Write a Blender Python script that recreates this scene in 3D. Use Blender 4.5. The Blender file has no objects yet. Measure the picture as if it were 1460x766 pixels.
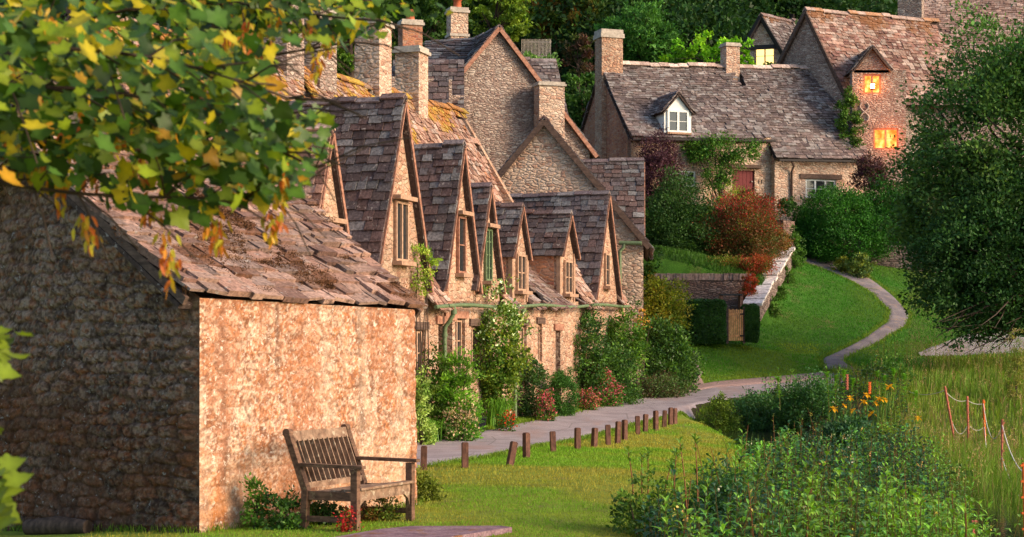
import bpy, math, numpy as np
# ------------------------------------------------------------------ camera, world, sun, exposure
F = 2400.0; HZ = 490.0; ZC = 1.93          # focal length in photo pixels, horizon row, eye height
SC = bpy.context.scene
cam_d = bpy.data.cameras.new('camera'); cam = bpy.data.objects.new('camera', cam_d)
SC.collection.objects.link(cam); SC.camera = cam
cam.location = (0, 0, ZC); cam.rotation_euler = (math.radians(90), 0, 0)
cam_d.sensor_width = 36; cam_d.lens = F / 1460 * 36
cam_d.shift_y = (HZ - 383) / 1460
cam_d.clip_start = 0.1; cam_d.clip_end = 1000
cam_d.dof.use_dof = True; cam_d.dof.focus_distance = 30; cam_d.dof.aperture_fstop = 6.5
SUN_EL, SUN_AZ = 22.0, -21.0                 # elevation, angle from +X (towards +Y positive), degrees
w = bpy.data.worlds.new('World'); SC.world = w; w.use_nodes = True
nt = w.node_tree; nt.nodes.clear()
sky = nt.nodes.new('ShaderNodeTexSky'); sky.sky_type = 'NISHITA'; sky.sun_disc = False
sky.sun_elevation = math.radians(SUN_EL); sky.sun_rotation = math.radians(90 - SUN_AZ)
sky.air_density = 1.0; sky.dust_density = 1.5
bg = nt.nodes.new('ShaderNodeBackground'); bg.inputs[1].default_value = 0.15
wo = nt.nodes.new('ShaderNodeOutputWorld')
nt.links.new(sky.outputs[0], bg.inputs[0]); nt.links.new(bg.outputs[0], wo.inputs[0])
sd = bpy.data.lights.new('sun', 'SUN'); sd.energy = 3.1; sd.angle = math.radians(24); sd.color = (1.0, 0.76, 0.52)
sun = bpy.data.objects.new('sun', sd); SC.collection.objects.link(sun)
from mathutils import Vector
_e, _a = math.radians(SUN_EL), math.radians(SUN_AZ)
sun.rotation_euler = Vector((math.cos(_e)*math.cos(_a), math.cos(_e)*math.sin(_a), math.sin(_e))).to_track_quat('Z', 'Y').to_euler()
SC.view_settings.view_transform = 'Standard'; SC.view_settings.look = 'None'
SC.view_settings.exposure = 0.76; SC.view_settings.gamma = 1.0
SC.cycles.max_bounces = 5; SC.cycles.diffuse_bounces = 3; SC.cycles.glossy_bounces = 2
SC.cycles.transmission_bounces = 3; SC.cycles.transparent_max_bounces = 4

R = np.random.default_rng(11)
A_ = np.array
def P(px, py, d): return A_([(px-730)*d/F, d, ZC-(py-HZ)*d/F])
def unit(v): v = np.asarray(v, float); return v/np.linalg.norm(v)
def unitr(v): return v/np.maximum(np.linalg.norm(v, axis=-1, keepdims=True), 1e-9)
Z = A_([0, 0, 1.0])

# value noise ------------------------------------------------------------------
_lat = R.random((64, 64, 64))
def vnoise(p):
    p = np.asarray(p, float); i = np.floor(p).astype(int); f = p-i; f = f*f*(3-2*f)
    r = 0
    for a in (0, 1):
        for b in (0, 1):
            for c in (0, 1):
                wgt = (f[..., 0] if a else 1-f[..., 0])*(f[..., 1] if b else 1-f[..., 1])*(f[..., 2] if c else 1-f[..., 2])
                r = r + wgt*_lat[(i[..., 0]+a) % 64, (i[..., 1]+b) % 64, (i[..., 2]+c) % 64]
    return r
def fbm(p, o=3):
    r = 0; am = .5; p = np.asarray(p, float)
    for k in range(o): r = r + am*vnoise(p*2**k+k*17.3); am *= .5
    return r/(1-.5**o)

# mesh builder ------------------------------------------------------------------
class MB:
    def __init__(s): s.v = []; s.c = []; s.f = []; s.m = []; s.n = 0; s.sm = []
    def add(s, v, f, col=(1, 1, 1), mat=0, smooth=False):
        v = np.asarray(v, float).reshape(-1, 3); f = np.asarray(f, np.int64)
        if f.ndim == 1: f = f[None]
        c = np.asarray(col, float)
        c = np.broadcast_to(c, (len(v), 3)) if c.ndim == 1 else c
        s.v.append(v); s.c.append(c); s.f.append(f+s.n); s.m.append((mat, len(f))); s.sm.append(smooth); s.n += len(v)
        return s
    def boxes(s, c, a, b, h, col=(1, 1, 1), mat=0):
        """c centres (N,3), a,b,h half-vectors (N,3)"""
        c, a, b, h = [np.atleast_2d(np.asarray(x, float)) for x in (c, a, b, h)]
        N = max(len(x) for x in (c, a, b, h)); c, a, b, h = [np.broadcast_to(x, (N, 3)) for x in (c, a, b, h)]
        sg = [(-1, -1, -1), (1, -1, -1), (1, 1, -1), (-1, 1, -1), (-1, -1, 1), (1, -1, 1), (1, 1, 1), (-1, 1, 1)]
        v = np.stack([c+x*a+y*b+z*h for x, y, z in sg], 1)
        f0 = A_([(0, 3, 2, 1), (4, 5, 6, 7), (0, 1, 5, 4), (1, 2, 6, 5), (2, 3, 7, 6), (3, 0, 4, 7)])
        f = (np.arange(N)[:, None, None]*8+f0[None]).reshape(-1, 4)
        col = np.asarray(col, float)
        if col.ndim == 2: col = np.repeat(col, 8, 0)
        return s.add(v.reshape(-1, 3), f, col, mat)
    def box(s, p, q, col=(1, 1, 1), mat=0):
        p = A_(p, float); q = A_(q, float); e = (q-p)/2
        return s.boxes((p+q)/2, [e[0], 0, 0], [0, e[1], 0], [0, 0, e[2]], col, mat)
    def bar(s, p, q, wd, ht, up=Z, col=(1, 1, 1), mat=0):
        p = A_(p, float); q = A_(q, float); d = q-p; t = unit(d); sd_ = unit(np.cross(up, t)); h = np.cross(t, sd_)
        return s.boxes((p+q)/2, d/2, sd_*wd/2, h*ht/2, col, mat)
    def prism(s, poly, ext, col=(1, 1, 1), mat=0):
        """closed polygon (n,3) extruded by vector ext"""
        p = np.asarray(poly, float); n = len(p); v = np.vstack([p, p+ext])
        s.add(v[:n], np.arange(n)[None], col, mat); s.add(v[n:], np.arange(n)[::-1][None], col, mat)
        k = np.arange(n); f = np.stack([k, (k+1) % n, (k+1) % n+n, k+n], 1)[:, ::-1]
        return s.add(v, f, col, mat)
    def tube(s, pts, rad, sides=8, col=(1, 1, 1), mat=0, cap=True):
        pts = np.asarray(pts, float); n = len(pts); rad = np.broadcast_to(np.asarray(rad, float), (n,))
        t = np.gradient(pts, axis=0); t = unitr(t)
        ref = A_([0, 0, 1.]) if abs(t[:, 2]).mean() < .8 else A_([1., 0, 0])
        a = unitr(np.cross(t, ref)); b = np.cross(t, a)
        an = np.arange(sides)/sides*2*math.pi
        v = pts[:, None]+rad[:, None, None]*(np.cos(an)[None, :, None]*a[:, None]+np.sin(an)[None, :, None]*b[:, None])
        i = np.arange(n-1)[:, None]*sides; j = np.arange(sides)[None]
        f = np.stack([i+j, i+(j+1) % sides, i+sides+(j+1) % sides, i+sides+j], -1).reshape(-1, 4)
        s.add(v.reshape(-1, 3), f, col, mat, True)
        if cap:
            s.add(v[0], np.arange(sides)[None], col, mat); s.add(v[-1], np.arange(sides)[::-1][None], col, mat)
        return s
    def build(s, name, mats, parent=None, origin=None):
        V = np.vstack(s.v); C = np.vstack(s.c)
        me = bpy.data.meshes.new(name)
        off = np.zeros(3)
        if parent is not None:
            q = parent
            while q is not None: off = off+A_(q.location); q = q.parent
        if origin is not None: org = A_(origin, float)
        else: org = off
        V = V-org
        L = []; st = []; tot = []; mi = []; sm = []; k = 0
        for f, (m, n), q in zip(s.f, s.m, s.sm):
            L.append(f.ravel()); r = f.shape[1]; st.append(k+np.arange(n)*r); tot.append(np.full(n, r)); k += n*r
            mi.append(np.full(n, m)); sm.append(np.full(n, q))
        L = np.concatenate(L).astype(np.int32); st = np.concatenate(st).astype(np.int32)
        me.vertices.add(len(V)); me.vertices.foreach_set('co', V.astype(np.float32).ravel())
        me.loops.add(len(L)); me.loops.foreach_set('vertex_index', L)
        me.polygons.add(len(st)); me.polygons.foreach_set('loop_start', st)
        me.polygons.foreach_set('loop_total', np.concatenate(tot).astype(np.int32))
        me.polygons.foreach_set('material_index', np.concatenate(mi).astype(np.int32))
        me.polygons.foreach_set('use_smooth', np.concatenate(sm).astype(bool))
        me.update(calc_edges=True)
        at = me.color_attributes.new('col', 'FLOAT_COLOR', 'POINT')
        at.data.foreach_set('color', np.hstack([C, np.ones((len(C), 1))]).astype(np.float32).ravel())
        for m in (mats if isinstance(mats, (list, tuple)) else [mats]): me.materials.append(m)
        me.validate(verbose=False)
        o = bpy.data.objects.new(name, me); SC.collection.objects.link(o)
        if parent is not None: o.parent = parent; o.location = tuple(org-off)
        else: o.location = tuple(org)
        return o
def tag(o, label=None, cat=None, group=None, kind=None):
    if label: o['label'] = label
    if cat: o['category'] = cat
    if group: o['group'] = group
    if kind: o['kind'] = kind
    return o
def thing(name, label, cat, loc, group=None):
    o = bpy.data.objects.new(name, None); SC.collection.objects.link(o); o.location = tuple(float(x) for x in loc)
    o.empty_display_size = .2
    return tag(o, label, cat, group)

# ------------------------------------------------------------------ materials
class NT:
    def __init__(s, name):
        s.m = bpy.data.materials.new(name); s.m.use_nodes = True; s.t = s.m.node_tree; s.t.nodes.clear()
        s.out = s.n('ShaderNodeOutputMaterial'); s.b = s.n('ShaderNodeBsdfPrincipled'); s.t.links.new(s.b.outputs[0], s.out.inputs[0])
        s.b.inputs['Specular IOR Level'].default_value = .25
    def n(s, t, **k):
        x = s.t.nodes.new(t)
        for a, b in k.items(): setattr(x, a, b)
        return x
    def l(s, a, b): s.t.links.new(a, b)
    def coord(s, scale=(1, 1, 1)):
        g = s.n('ShaderNodeNewGeometry'); mp = s.n('ShaderNodeMapping'); mp.inputs['Scale'].default_value = scale
        s.l(g.outputs['Position'], mp.inputs[0]); return mp.outputs[0]
    def noise(s, sc, det=3, co=None, rough=.6, dist=0):
        x = s.n('ShaderNodeTexNoise'); x.inputs['Scale'].default_value = sc; x.inputs['Detail'].default_value = det
        x.inputs['Roughness'].default_value = rough; x.inputs['Distortion'].default_value = dist
        s.l(co if co is not None else s.coord(), x.inputs['Vector']); return x.outputs[0]
    def ramp(s, fac, stops):
        r = s.n('ShaderNodeValToRGB'); e = r.color_ramp.elements
        while len(e) < len(stops): e.new(.5)
        for i, (p, c) in enumerate(stops):
            e[i].position = p; e[i].color = (*c, 1) if len(c) == 3 else c
        s.l(fac, r.inputs[0]); return r.outputs[0]
    def g(s, v): return (v, v, v)
    def mix(s, fac, a, b, bt='MIX'):
        x = s.n('ShaderNodeMix', data_type='RGBA', blend_type=bt)
        if isinstance(fac, (int, float)): x.inputs[0].default_value = fac
        else: s.l(fac, x.inputs[0])
        for i, y in ((6, a), (7, b)):
            if isinstance(y, tuple): x.inputs[i].default_value = (*y, 1)
            else: s.l(y, x.inputs[i])
        return x.outputs[2]
    def math(s, op, a, b=0.):
        x = s.n('ShaderNodeMath', operation=op)
        for i, y in ((0, a), (1, b)):
            if isinstance(y, (int, float)): x.inputs[i].default_value = y
            else: s.l(y, x.inputs[i])
        return x.outputs[0]
    def bump(s, h, dist=.02, st=1.):
        x = s.n('ShaderNodeBump'); x.inputs['Distance'].default_value = dist; x.inputs['Strength'].default_value = st
        s.l(h, x.inputs['Height']); s.l(x.outputs[0], s.b.inputs['Normal'])
    def attr(s, name='col'):
        x = s.n('ShaderNodeAttribute'); x.attribute_name = name; return x.outputs[0]
    def done(s, col=None, rough=.8):
        if col is not None:
            if isinstance(col, tuple): s.b.inputs['Base Color'].default_value = (*col, 1)
            else: s.l(col, s.b.inputs['Base Color'])
        s.b.inputs['Roughness'].default_value = rough; return s.m

def mat_rubble(name, pal, mortar, size=(.30, .13), lichen=(.45, .42, .38), lich=.66, bump=.03, stain=None):
    n = NT(name); co = n.coord((1/size[0], 1/size[0], 1/size[1]))
    wob = n.n('ShaderNodeVectorMath', operation='ADD'); nz = n.n('ShaderNodeTexNoise'); nz.inputs['Scale'].default_value = 1.7; nz.inputs['Detail'].default_value = 2
    n.l(co, nz.inputs['Vector']); sc = n.n('ShaderNodeVectorMath', operation='SCALE'); sc.inputs['Scale'].default_value = .35
    n.l(nz.outputs[1], sc.inputs[0]); n.l(co, wob.inputs[0]); n.l(sc.outputs[0], wob.inputs[1])
    v1 = n.n('ShaderNodeTexVoronoi', feature='F1'); v2 = n.n('ShaderNodeTexVoronoi', feature='DISTANCE_TO_EDGE')
    for v in (v1, v2): v.inputs['Scale'].default_value = 1; n.l(wob.outputs[0], v.inputs['Vector'])
    sep = n.n('ShaderNodeSeparateColor'); n.l(v1.outputs['Color'], sep.inputs[0])
    k = len(pal); c = n.ramp(sep.outputs[0], [(i/(k-1), p) for i, p in enumerate(pal)])
    fine = n.noise(22, 4); c = n.mix(1., c, n.ramp(fine, [(.25, n.g(.55)), (.75, n.g(1.35))]), 'MULTIPLY')
    big = n.noise(.7, 3); c = n.mix(1., c, n.ramp(big, [(.3, n.g(.75)), (.7, n.g(1.2))]), 'MULTIPLY')
    edge = n.ramp(v2.outputs['Distance'], [(.01, n.g(.85)), (.075, n.g(0))]); c = n.mix(edge, c, mortar)
    sp = n.noise(9, 5, rough=.75); c = n.mix(n.ramp(sp, [(lich-.03, n.g(0)), (lich+.05, n.g(.8))]), c, lichen)
    sp2 = n.noise(5.3, 5, co=n.coord((1, 1, 1.3)), rough=.7)
    c = n.mix(n.ramp(sp2, [(.60, n.g(0)), (.68, n.g(.7))]), c, (.07, .045, .035))
    h = n.math('ADD', n.ramp(v2.outputs['Distance'], [(0, n.g(0)), (.22, n.g(.8)), (.6, n.g(1))]), n.math('MULTIPLY', fine, .5))
    n.bump(h, bump); return n.done(c, .95)
def mat_attr(name, grain=30, lo=.7, hi=1.3, rough=.85, bump=.004, spots=None, spot2=None, extra=None):
    """colour from the mesh attribute 'col' (each stone or slate has its own) with fine grain on top"""
    n = NT(name); c = n.attr(); f = n.noise(grain, 4)
    c = n.mix(1., c, n.ramp(f, [(.25, n.g(lo)), (.75, n.g(hi))]), 'MULTIPLY')
    for s in (spots, spot2):
        if s:
            sc, th, col, am = s; q = n.noise(sc, 5, rough=.72)
            c = n.mix(n.ramp(q, [(th-.02, n.g(0)), (th+.04, n.g(am))]), c, col)
    n.bump(f, bump); return n.done(c, rough)
def mat_leaf(name, trans=.35, rough=.5, spec=.35, hue_obj=0.):
    n = NT(name); c = n.attr(); n.l(c, n.b.inputs['Base Color']); n.b.inputs['Roughness'].default_value = rough
    n.b.inputs['Specular IOR Level'].default_value = spec
    t = n.n('ShaderNodeBsdfTranslucent'); c2 = n.mix(1., c, (1.25, 1.2, .5), 'MULTIPLY'); n.l(c2, t.inputs[0])
    m = n.n('ShaderNodeMixShader'); m.inputs[0].default_value = trans
    n.l(n.b.outputs[0], m.inputs[1]); n.l(t.outputs[0], m.inputs[2]); n.l(m.outputs[0], n.out.inputs[0]); return n.m
def mat_plain(name, col, rough=.6, metal=0, nz=None, bump=0, spec=.3):
    n = NT(name)
    if nz:
        f = n.noise(nz, 4); c = n.mix(1., col, n.ramp(f, [(.3, n.g(.65)), (.7, n.g(1.3))]), 'MULTIPLY')
        if bump: n.bump(f, bump)
    else: c = col
    n.b.inputs['Metallic'].default_value = metal; m = n.done(c, rough); n.b.inputs['Specular IOR Level'].default_value = spec; return m
def mat_wood(name, c1, c2, sc=(6, 6, 60), lich=None):
    n = NT(name); f = n.noise(1, 4, n.coord(sc)); c = n.ramp(f, [(.3, c1), (.7, c2)])
    q = n.noise(14, 4); c = n.mix(1., c, n.ramp(q, [(.3, n.g(.6)), (.7, n.g(1.3))]), 'MULTIPLY')
    if lich: c = n.mix(n.ramp(n.noise(11, 5, rough=.7), [(.58, n.g(0)), (.64, n.g(.85))]), c, lich)
    n.bump(f, .004); return n.done(c, .8)
def mat_emit(name, col, st, pattern=False):
    n = NT(name); e = n.n('ShaderNodeEmission'); e.inputs[1].default_value = st
    if pattern: n.l(n.ramp(n.noise(3.5, 3), [(.36, (1, .16, .02)), (.52, (1, .36, .06)), (.66, (1, .62, .18))]), e.inputs[0])
    else: e.inputs[0].default_value = (*col, 1)
    n.l(e.outputs[0], n.out.inputs[0]); return n.m

M = {}
M['rub_warm'] = mat_rubble('warm_rubble_stone', [(.42, .22, .14), (.50, .31, .21), (.30, .15, .10), (.52, .36, .26), (.40, .26, .18)], (.36, .24, .17), (.20, .10), (.58, .48, .40), .60, .03)
M['rub_grey'] = mat_rubble('grey_rubble_stone', [(.34, .23, .19), (.44, .34, .285), (.25, .165, .14), (.50, .41, .35), (.31, .21, .175)], (.17, .12, .10), (.19, .07), (.46, .42, .38), .59, .04)
M['rub_pink'] = mat_rubble('pink_rubble_stone', [(.52, .32, .23), (.62, .45, .34), (.42, .23, .16), (.66, .50, .39), (.50, .36, .28)], (.36, .27, .21), (.20, .09), (.56, .50, .44), .61, .03)
M['rub_dark'] = mat_rubble('dark_garden_stone', [(.19, .11, .09), (.26, .17, .14), (.13, .075, .065), (.28, .20, .17)], (.06, .04, .035), (.20, .08), (.34, .30, .28), .66, .03)
M['brick'] = mat_rubble('old_red_brick', [(.42, .17, .10), (.48, .22, .12), (.34, .12, .08), (.50, .30, .20)], (.32, .22, .17), (.24, .085), (.5, .4, .33), .70, .012)
M['dry'] = mat_rubble('dry_stone', [(.24, .17, .15), (.33, .25, .22), (.16, .11, .10), (.36, .29, .26)], (.05, .035, .03), (.30, .09), (.42, .38, .34), .66, .04)
M['shed'] = mat_attr('weathered_shed_stone', 45, .55, 1.4, .95, .006, (16, .60, (.62, .55, .47), .75), (7, .64, (.12, .07, .045), .6))
M['shed_dk'] = mat_attr('lichened_gable_stone', 40, .55, 1.4, .95, .008, (13, .63, (.30, .29, .28), .7), (6, .66, (.26, .09, .03), .6))
M['slate'] = mat_attr('stone_slates', 20, .40, 1.6, .95, .012, (9, .62, (.36, .32, .30), .75), (6, .60, (.05, .03, .025), .65))
M['slate_far'] = mat_attr('far_stone_slates', 9, .5, 1.5, .95, .01, (5, .60, (.42, .36, .33), .75), (3.3, .60, (.07, .045, .04), .6))
M['moss'] = mat_plain('moss_cushion', (.10, .045, .018), 1, 0, 30, .01)
M['coping'] = mat_plain('lichened_coping', (.40, .35, .30), .9, 0, 9, .01)
M['dress'] = mat_plain('dressed_stone', (.36, .22, .15), .9, 0, 12, .004)
M['lintel'] = mat_wood('dark_lintel', (.06, .035, .028), (.14, .09, .07), (3, 3, 30))
M['barge'] = mat_wood('red_brown_bargeboard', (.24, .10, .065), (.40, .21, .145), (4, 4, 12))
M['black'] = mat_plain('black_timber', (.025, .02, .02), .7)
M['green'] = mat_plain('pale_green_paint', (.12, .17, .085), .55, 0, 20)
M['glass'] = mat_plain('window_glass', (.02, .025, .03), .08, 0, None, 0, .8)
M['white'] = mat_plain('white_paint', (.68, .70, .68), .5)
M['frame'] = mat_plain('old_stone_mullion', (.40, .25, .17), .85, 0, 15)
M['door'] = mat_plain('dark_red_door_paint', (.12, .004, .008), .6)
M['wood'] = mat_wood('dark_post_wood', (.07, .03, .022), (.17, .08, .055), (30, 30, 4))
M['bench'] = mat_wood('weathered_bench_wood', (.13, .07, .045), (.33, .22, .15), (8, 8, 8), (.40, .33, .24))
M['benchd'] = mat_wood('dark_bench_wood', (.07, .035, .022), (.20, .11, .07), (8, 8, 30), (.20, .14, .08))
M['gate'] = mat_wood('orange_pine_gate', (.70, .30, .12), (.85, .45, .20), (20, 20, 4))
M['pot'] = mat_plain('terracotta_pot', (.50, .13, .06), .7, 0, 20)
M['bin'] = mat_plain('black_plastic', (.02, .02, .026), .4)
M['leaf'] = mat_leaf('leaf', .28, .55, .2)
M['leafg'] = mat_leaf('glossy_leaf', .28, .45, .28)
M['leaff'] = mat_leaf('sycamore_leaf', .42, .42, .35)
M['blade'] = mat_leaf('grass_blade', .35, .6, .2)
M['bark'] = mat_wood('bark', (.03, .02, .015), (.09, .06, .045), (14, 14, 4))
M['petal'] = mat_leaf('petal', .3, .6, .1)
M['lit'] = mat_emit('lit_window_glow', (1, .55, .16), 1.25, True)
M['lit2'] = mat_emit('warm_lit_window_glow', (1, .66, .22), 1.5)
M['lamp'] = mat_emit('lamp_flame', (1, .42, .12), 40)
M['rope'] = mat_plain('pale_rope', (.62, .58, .52), .8)
M['pinkpost'] = mat_plain('faded_pink_post', (.46, .13, .08), .7, 0, 25)
M['orangepost'] = mat_plain('orange_post', (.75, .14, .02), .5, 0, 25)
M['iron'] = mat_plain('pale_iron', (.35, .30, .27), .6)

def mat_ground():
    n = NT('meadow_and_lawn_ground'); c = n.attr(); f = n.noise(3, 4); g = n.noise(45, 3); k = n.noise(.5, 3); c = n.mix(n.ramp(n.noise(1.1, 4), [(.56, n.g(0)), (.70, n.g(.55))]), c, (.16, .12, .06))
    c = n.mix(1., c, n.ramp(f, [(.3, n.g(.72)), (.7, n.g(1.25))]), 'MULTIPLY')
    c = n.mix(1., c, n.ramp(g, [(.3, n.g(.6)), (.7, n.g(1.35))]), 'MULTIPLY')
    c = n.mix(1., c, n.ramp(k, [(.35, (1.15, .95, .9)), (.65, (.9, 1.08, .95))]), 'MULTIPLY')
    n.bump(g, .03); return n.done(c, .95)
M['ground'] = mat_ground()
def mat_lane():
    n = NT('worn_lane_tarmac'); f = n.noise(1.6, 5); g = n.noise(60, 3); c = n.ramp(f, [(.3, (.25, .21, .22)), (.7, (.40, .34, .35))])
    c = n.mix(1., c, n.ramp(g, [(.3, n.g(.7)), (.7, n.g(1.3))]), 'MULTIPLY')
    s = n.noise(.9, 4, n.coord((1, .25, 1))); c = n.mix(n.ramp(s, [(.56, n.g(0)), (.66, n.g(.6))]), c, (.34, .22, .19))
    cr = n.n('ShaderNodeTexVoronoi', feature='DISTANCE_TO_EDGE'); cr.inputs['Scale'].default_value = .55; n.l(n.coord(), cr.inputs[0])
    c = n.mix(n.ramp(cr.outputs[0], [(0, n.g(.5)), (.012, n.g(0))]), c, (.08, .06, .06))
    n.bump(g, .01); return n.done(c, .85)
M['lane'] = mat_lane()
M['gravel'] = mat_plain('pink_gravel', (.33, .22, .20), .95, 0, 35, .02)
def mat_path():
    n = NT('path_tarmac'); c = n.ramp(n.noise(1.3, 5), [(.3, (.12, .10, .11)), (.5, (.19, .165, .18)), (.7, (.28, .24, .24))]); g = n.noise(40, 3)
    c = n.mix(1., c, n.ramp(g, [(.3, n.g(.65)), (.7, n.g(1.35))]), 'MULTIPLY'); c = n.mix(n.ramp(n.noise(2.6, 5, rough=.7), [(.55, n.g(0)), (.62, n.g(.8))]), c, (.30, .21, .16))
    c = n.mix(n.ramp(n.noise(2.1, 4), [(.60, n.g(0)), (.68, n.g(.8))]), c, (.07, .10, .02)); n.bump(g, .015); return n.done(c, .9)
M['path'] = mat_path()
def mat_slab():
    n = NT('purple_flagstone'); f = n.noise(7, 5); g = n.noise(40, 3); c = n.ramp(f, [(.3, (.15, .08, .10)), (.5, (.25, .15, .175)), (.7, (.34, .24, .25))])
    c = n.mix(1., c, n.ramp(g, [(.3, n.g(.6)), (.7, n.g(1.3))]), 'MULTIPLY'); c = n.mix(n.ramp(n.noise(4, 5, rough=.7), [(.56, n.g(0)), (.62, n.g(.8))]), c, (.22, .09, .03)); n.bump(g, .01); return n.done(c, .75)
M['slab'] = mat_slab()
def mat_water():
    n = NT('stream_water'); n.b.inputs['Specular IOR Level'].default_value = .6
    n.bump(n.noise(6, 2), .01, .4); return n.done((.015, .02, .012), .08)
M['water'] = mat_water()
# ------------------------------------------------------------------ terrain
cp = [(284,757,17.35),(0,757,19.3),(150,757,18.2),(600,735,18.9),(730,766,16.8),(860,740,18.5),(1000,700,22),(1460,790,19),(1200,800,17.5),(663,667,25),(727,665,25),(823,641,30),(909,619,36),
 (963,604,39.5),(590,632,32.3),(680,616,35),(740,603,38),(800,592,41),(850,580,44),(905,568,48),(960,560,50),(1000,553,50),(1035,573,45),(1100,562,47),(1060,546,51),
 (1130,541,52),(1200,530,54),(1215,540,51.5),(1050,490,57),(1000,490,57),(960,500,55),(1190,515,56),(1165,505,57),(1100,495,58.5),(1290,450,63),(1270,420,66),(1200,390,68),(1140,365,70),
 (1110,450,61),(1180,440,63),(1230,470,60),(1310,503,58),(1440,465,66),(1460,503,58),(1400,530,52),(1300,580,44),(1428,700,28),(1403,640,42),(1350,622,43),(1100,640,36),(1045,650,31.5),(1035,605,40),
 (1000,370,63),(1060,345,68),(1250,340,72),(1320,380,70)]
CP = [P(*c) for c in cp]
CP += [A_(c, float) for c in [(0,0,0),(-6,0,0),(6,0,-.2),(0,-20,0),(-12,12,-.1),(-14,22,-.1),(12,14,-.4),(22,25,-.3),(-14,33,.8),(-16,45,2.5),(-10,50,3.6),(-4,58,4.5),(2,62,5),(-2,48,1.5),(30,45,.8),(35,60,3),
  (5,70,8.0),(10,72,7.9),(15,73.6,8.0),(8,76,8.3),(16,78,9.8),(22,76,9.6),(28,80,12),(-3,72,8),(-15,75,10),(-30,60,8),(-40,80,16),(0,90,15.5),(20,92,16.5),(40,90,17),(0,115,27),(40,120,29),(-40,115,28),(70,100,24),(-80,90,24),(80,40,3),(-60,20,3),(70,0,0),(-60,-30,0),(60,-30,0),(0,150,40),(-90,150,42),(90,150,42)]]
CP = np.array(CP)
def _phi(r): return np.sqrt(r*r+2.0)
_n = len(CP); _r = np.linalg.norm(CP[:, None, :2]-CP[None, :, :2], axis=2)
_Pm = np.hstack([np.ones((_n, 1)), CP[:, :2]])
_Am = np.block([[_phi(_r)-0.25*np.eye(_n), _Pm], [_Pm.T, np.zeros((3, 3))]])
_w = np.linalg.solve(_Am, np.concatenate([CP[:, 2], np.zeros(3)]))
def sstep(x, a, b): t = np.clip((x-a)/(b-a), 0, 1); return t*t*(3-2*t)
def in_poly(x, y, poly):
    poly = np.asarray(poly); r = np.zeros(np.shape(x), bool); j = len(poly)-1
    for i in range(len(poly)):
        xi, yi = poly[i][:2]; xj, yj = poly[j][:2]
        c = ((yi > y) != (yj > y)) & (x < (xj-xi)*(y-yi)/((yj-yi) or 1e-9)+xi); r ^= c; j = i
    return r
WATER = [(4.2, 43.2), (7.5, 45.2), (9.5, 42.5), (9, 34), (7.5, 26), (6.2, 20), (8, 12), (14, -5), (9, -5), (5.2, 12), (4.6, 20), (5.0, 27), (5.4, 33), (4.6, 38)]
def hgt(x, y):
    x = np.asarray(x, float); y = np.asarray(y, float); sh = x.shape; x = x.ravel(); y = y.ravel(); out = np.empty(len(x))
    for k in range(0, len(x), 20000):
        a = x[k:k+20000]; b = y[k:k+20000]
        r = np.hypot(a[:, None]-CP[None, :, 0], b[:, None]-CP[None, :, 1])
        out[k:k+20000] = _phi(r)@_w[:_n]+_w[_n]+_w[_n+1]*a+_w[_n+2]*b
    # stream bed
    c = np.interp(y, [-5, 12, 20, 27, 33, 38, 43, 46], [11.5, 6.9, 5.9, 6.2, 6.9, 6.6, 5.9, 6.5])
    hw = np.interp(y, [-5, 12, 20, 30, 38, 44, 46], [2, 1.5, .9, 1.1, 1.5, 1.2, 0.1])
    dpt = sstep(np.abs(x-c), hw+.5, hw-.4)*(y < 46.5)
    out = out*(1-dpt)+(-.62)*dpt
    # garden terrace behind the retaining wall
    g = sstep(y, 60.05, 60.45)*sstep(x, 4.2, 4.6)*(1-sstep(x-(8.55+(y-58.5)*.30), -.2, .15))*(1-sstep(y, 60.6, 63.5))
    out = out+g*1.15
    return out.reshape(sh)
def H1(x, y): return float(hgt(A_([x]), A_([y]))[0])
def GP(px, py, lo=12., hi=140.):
    d = np.linspace(lo, hi, 1200); X = (px-730)*d/F; zz = ZC-(py-HZ)*d/F; g = hgt(X, d)-zz
    k = np.where((g[:-1] < 0) & (g[1:] >= 0))[0]
    if len(k) == 0: i = int(np.argmin(np.abs(g))); dd = d[i]
    else: i = k[0]; dd = d[i]+(d[i+1]-d[i])*(-g[i])/(g[i+1]-g[i])
    return A_([(px-730)*dd/F, dd, ZC-(py-HZ)*dd/F])
def axis(segs):
    r = []
    for a, b, s in segs: r.append(np.arange(a, b, s))
    r.append([segs[-1][1]]); return np.concatenate(r)
gx = axis([(-120, -16, 4), (-16, -8, .8), (-8, 18, .25), (18, 30, .8), (30, 130, 4)])
gy = axis([(-60, 0, 4), (0, 14, .8), (14, 72, .25), (72, 90, .7), (90, 160, 3)])
GX, GY = np.meshgrid(gx, gy); GZ = hgt(GX, GY)
# kinds of ground cover: lawn, meadow soil, bank
px_ = 730+F*GX/np.maximum(GY, 1); py_ = HZ-(GZ-ZC)*F/np.maximum(GY, 1)
col = np.zeros(GX.shape+(3,)); col[:] = (.075, .115, .02)
nz = fbm(np.stack([GX*.6, GY*.6, GX*0], -1), 3)
lawn_right = np.interp(GY, [0, 17, 20, 24, 28, 32, 36, 40, 44], [2.6, 2.3, 2.6, 3.6, 4.1, 4.3, 4.6, 4.9, 5.4])
front = (GX < lawn_right+.3*nz) & (GY < 44)
col[front] = (.20, .25, .022)
marsh = (~front) & (GY < 47) & (GX < 13) & (GX > 1)
col[marsh] = (.035, .035, .015)
mead = (~front) & (GX > np.interp(GY, [10, 25, 35, 45, 55], [6.5, 7.5, 8.6, 9.8, 10]))
col[mead & (GY < 58)] = (.09, .14, .025)
far = (GY > 47) & (GX > 3)
bank = far & (px_ < 1295) & (GY < 72); col[bank] = (.045, .13, .01)
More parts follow.
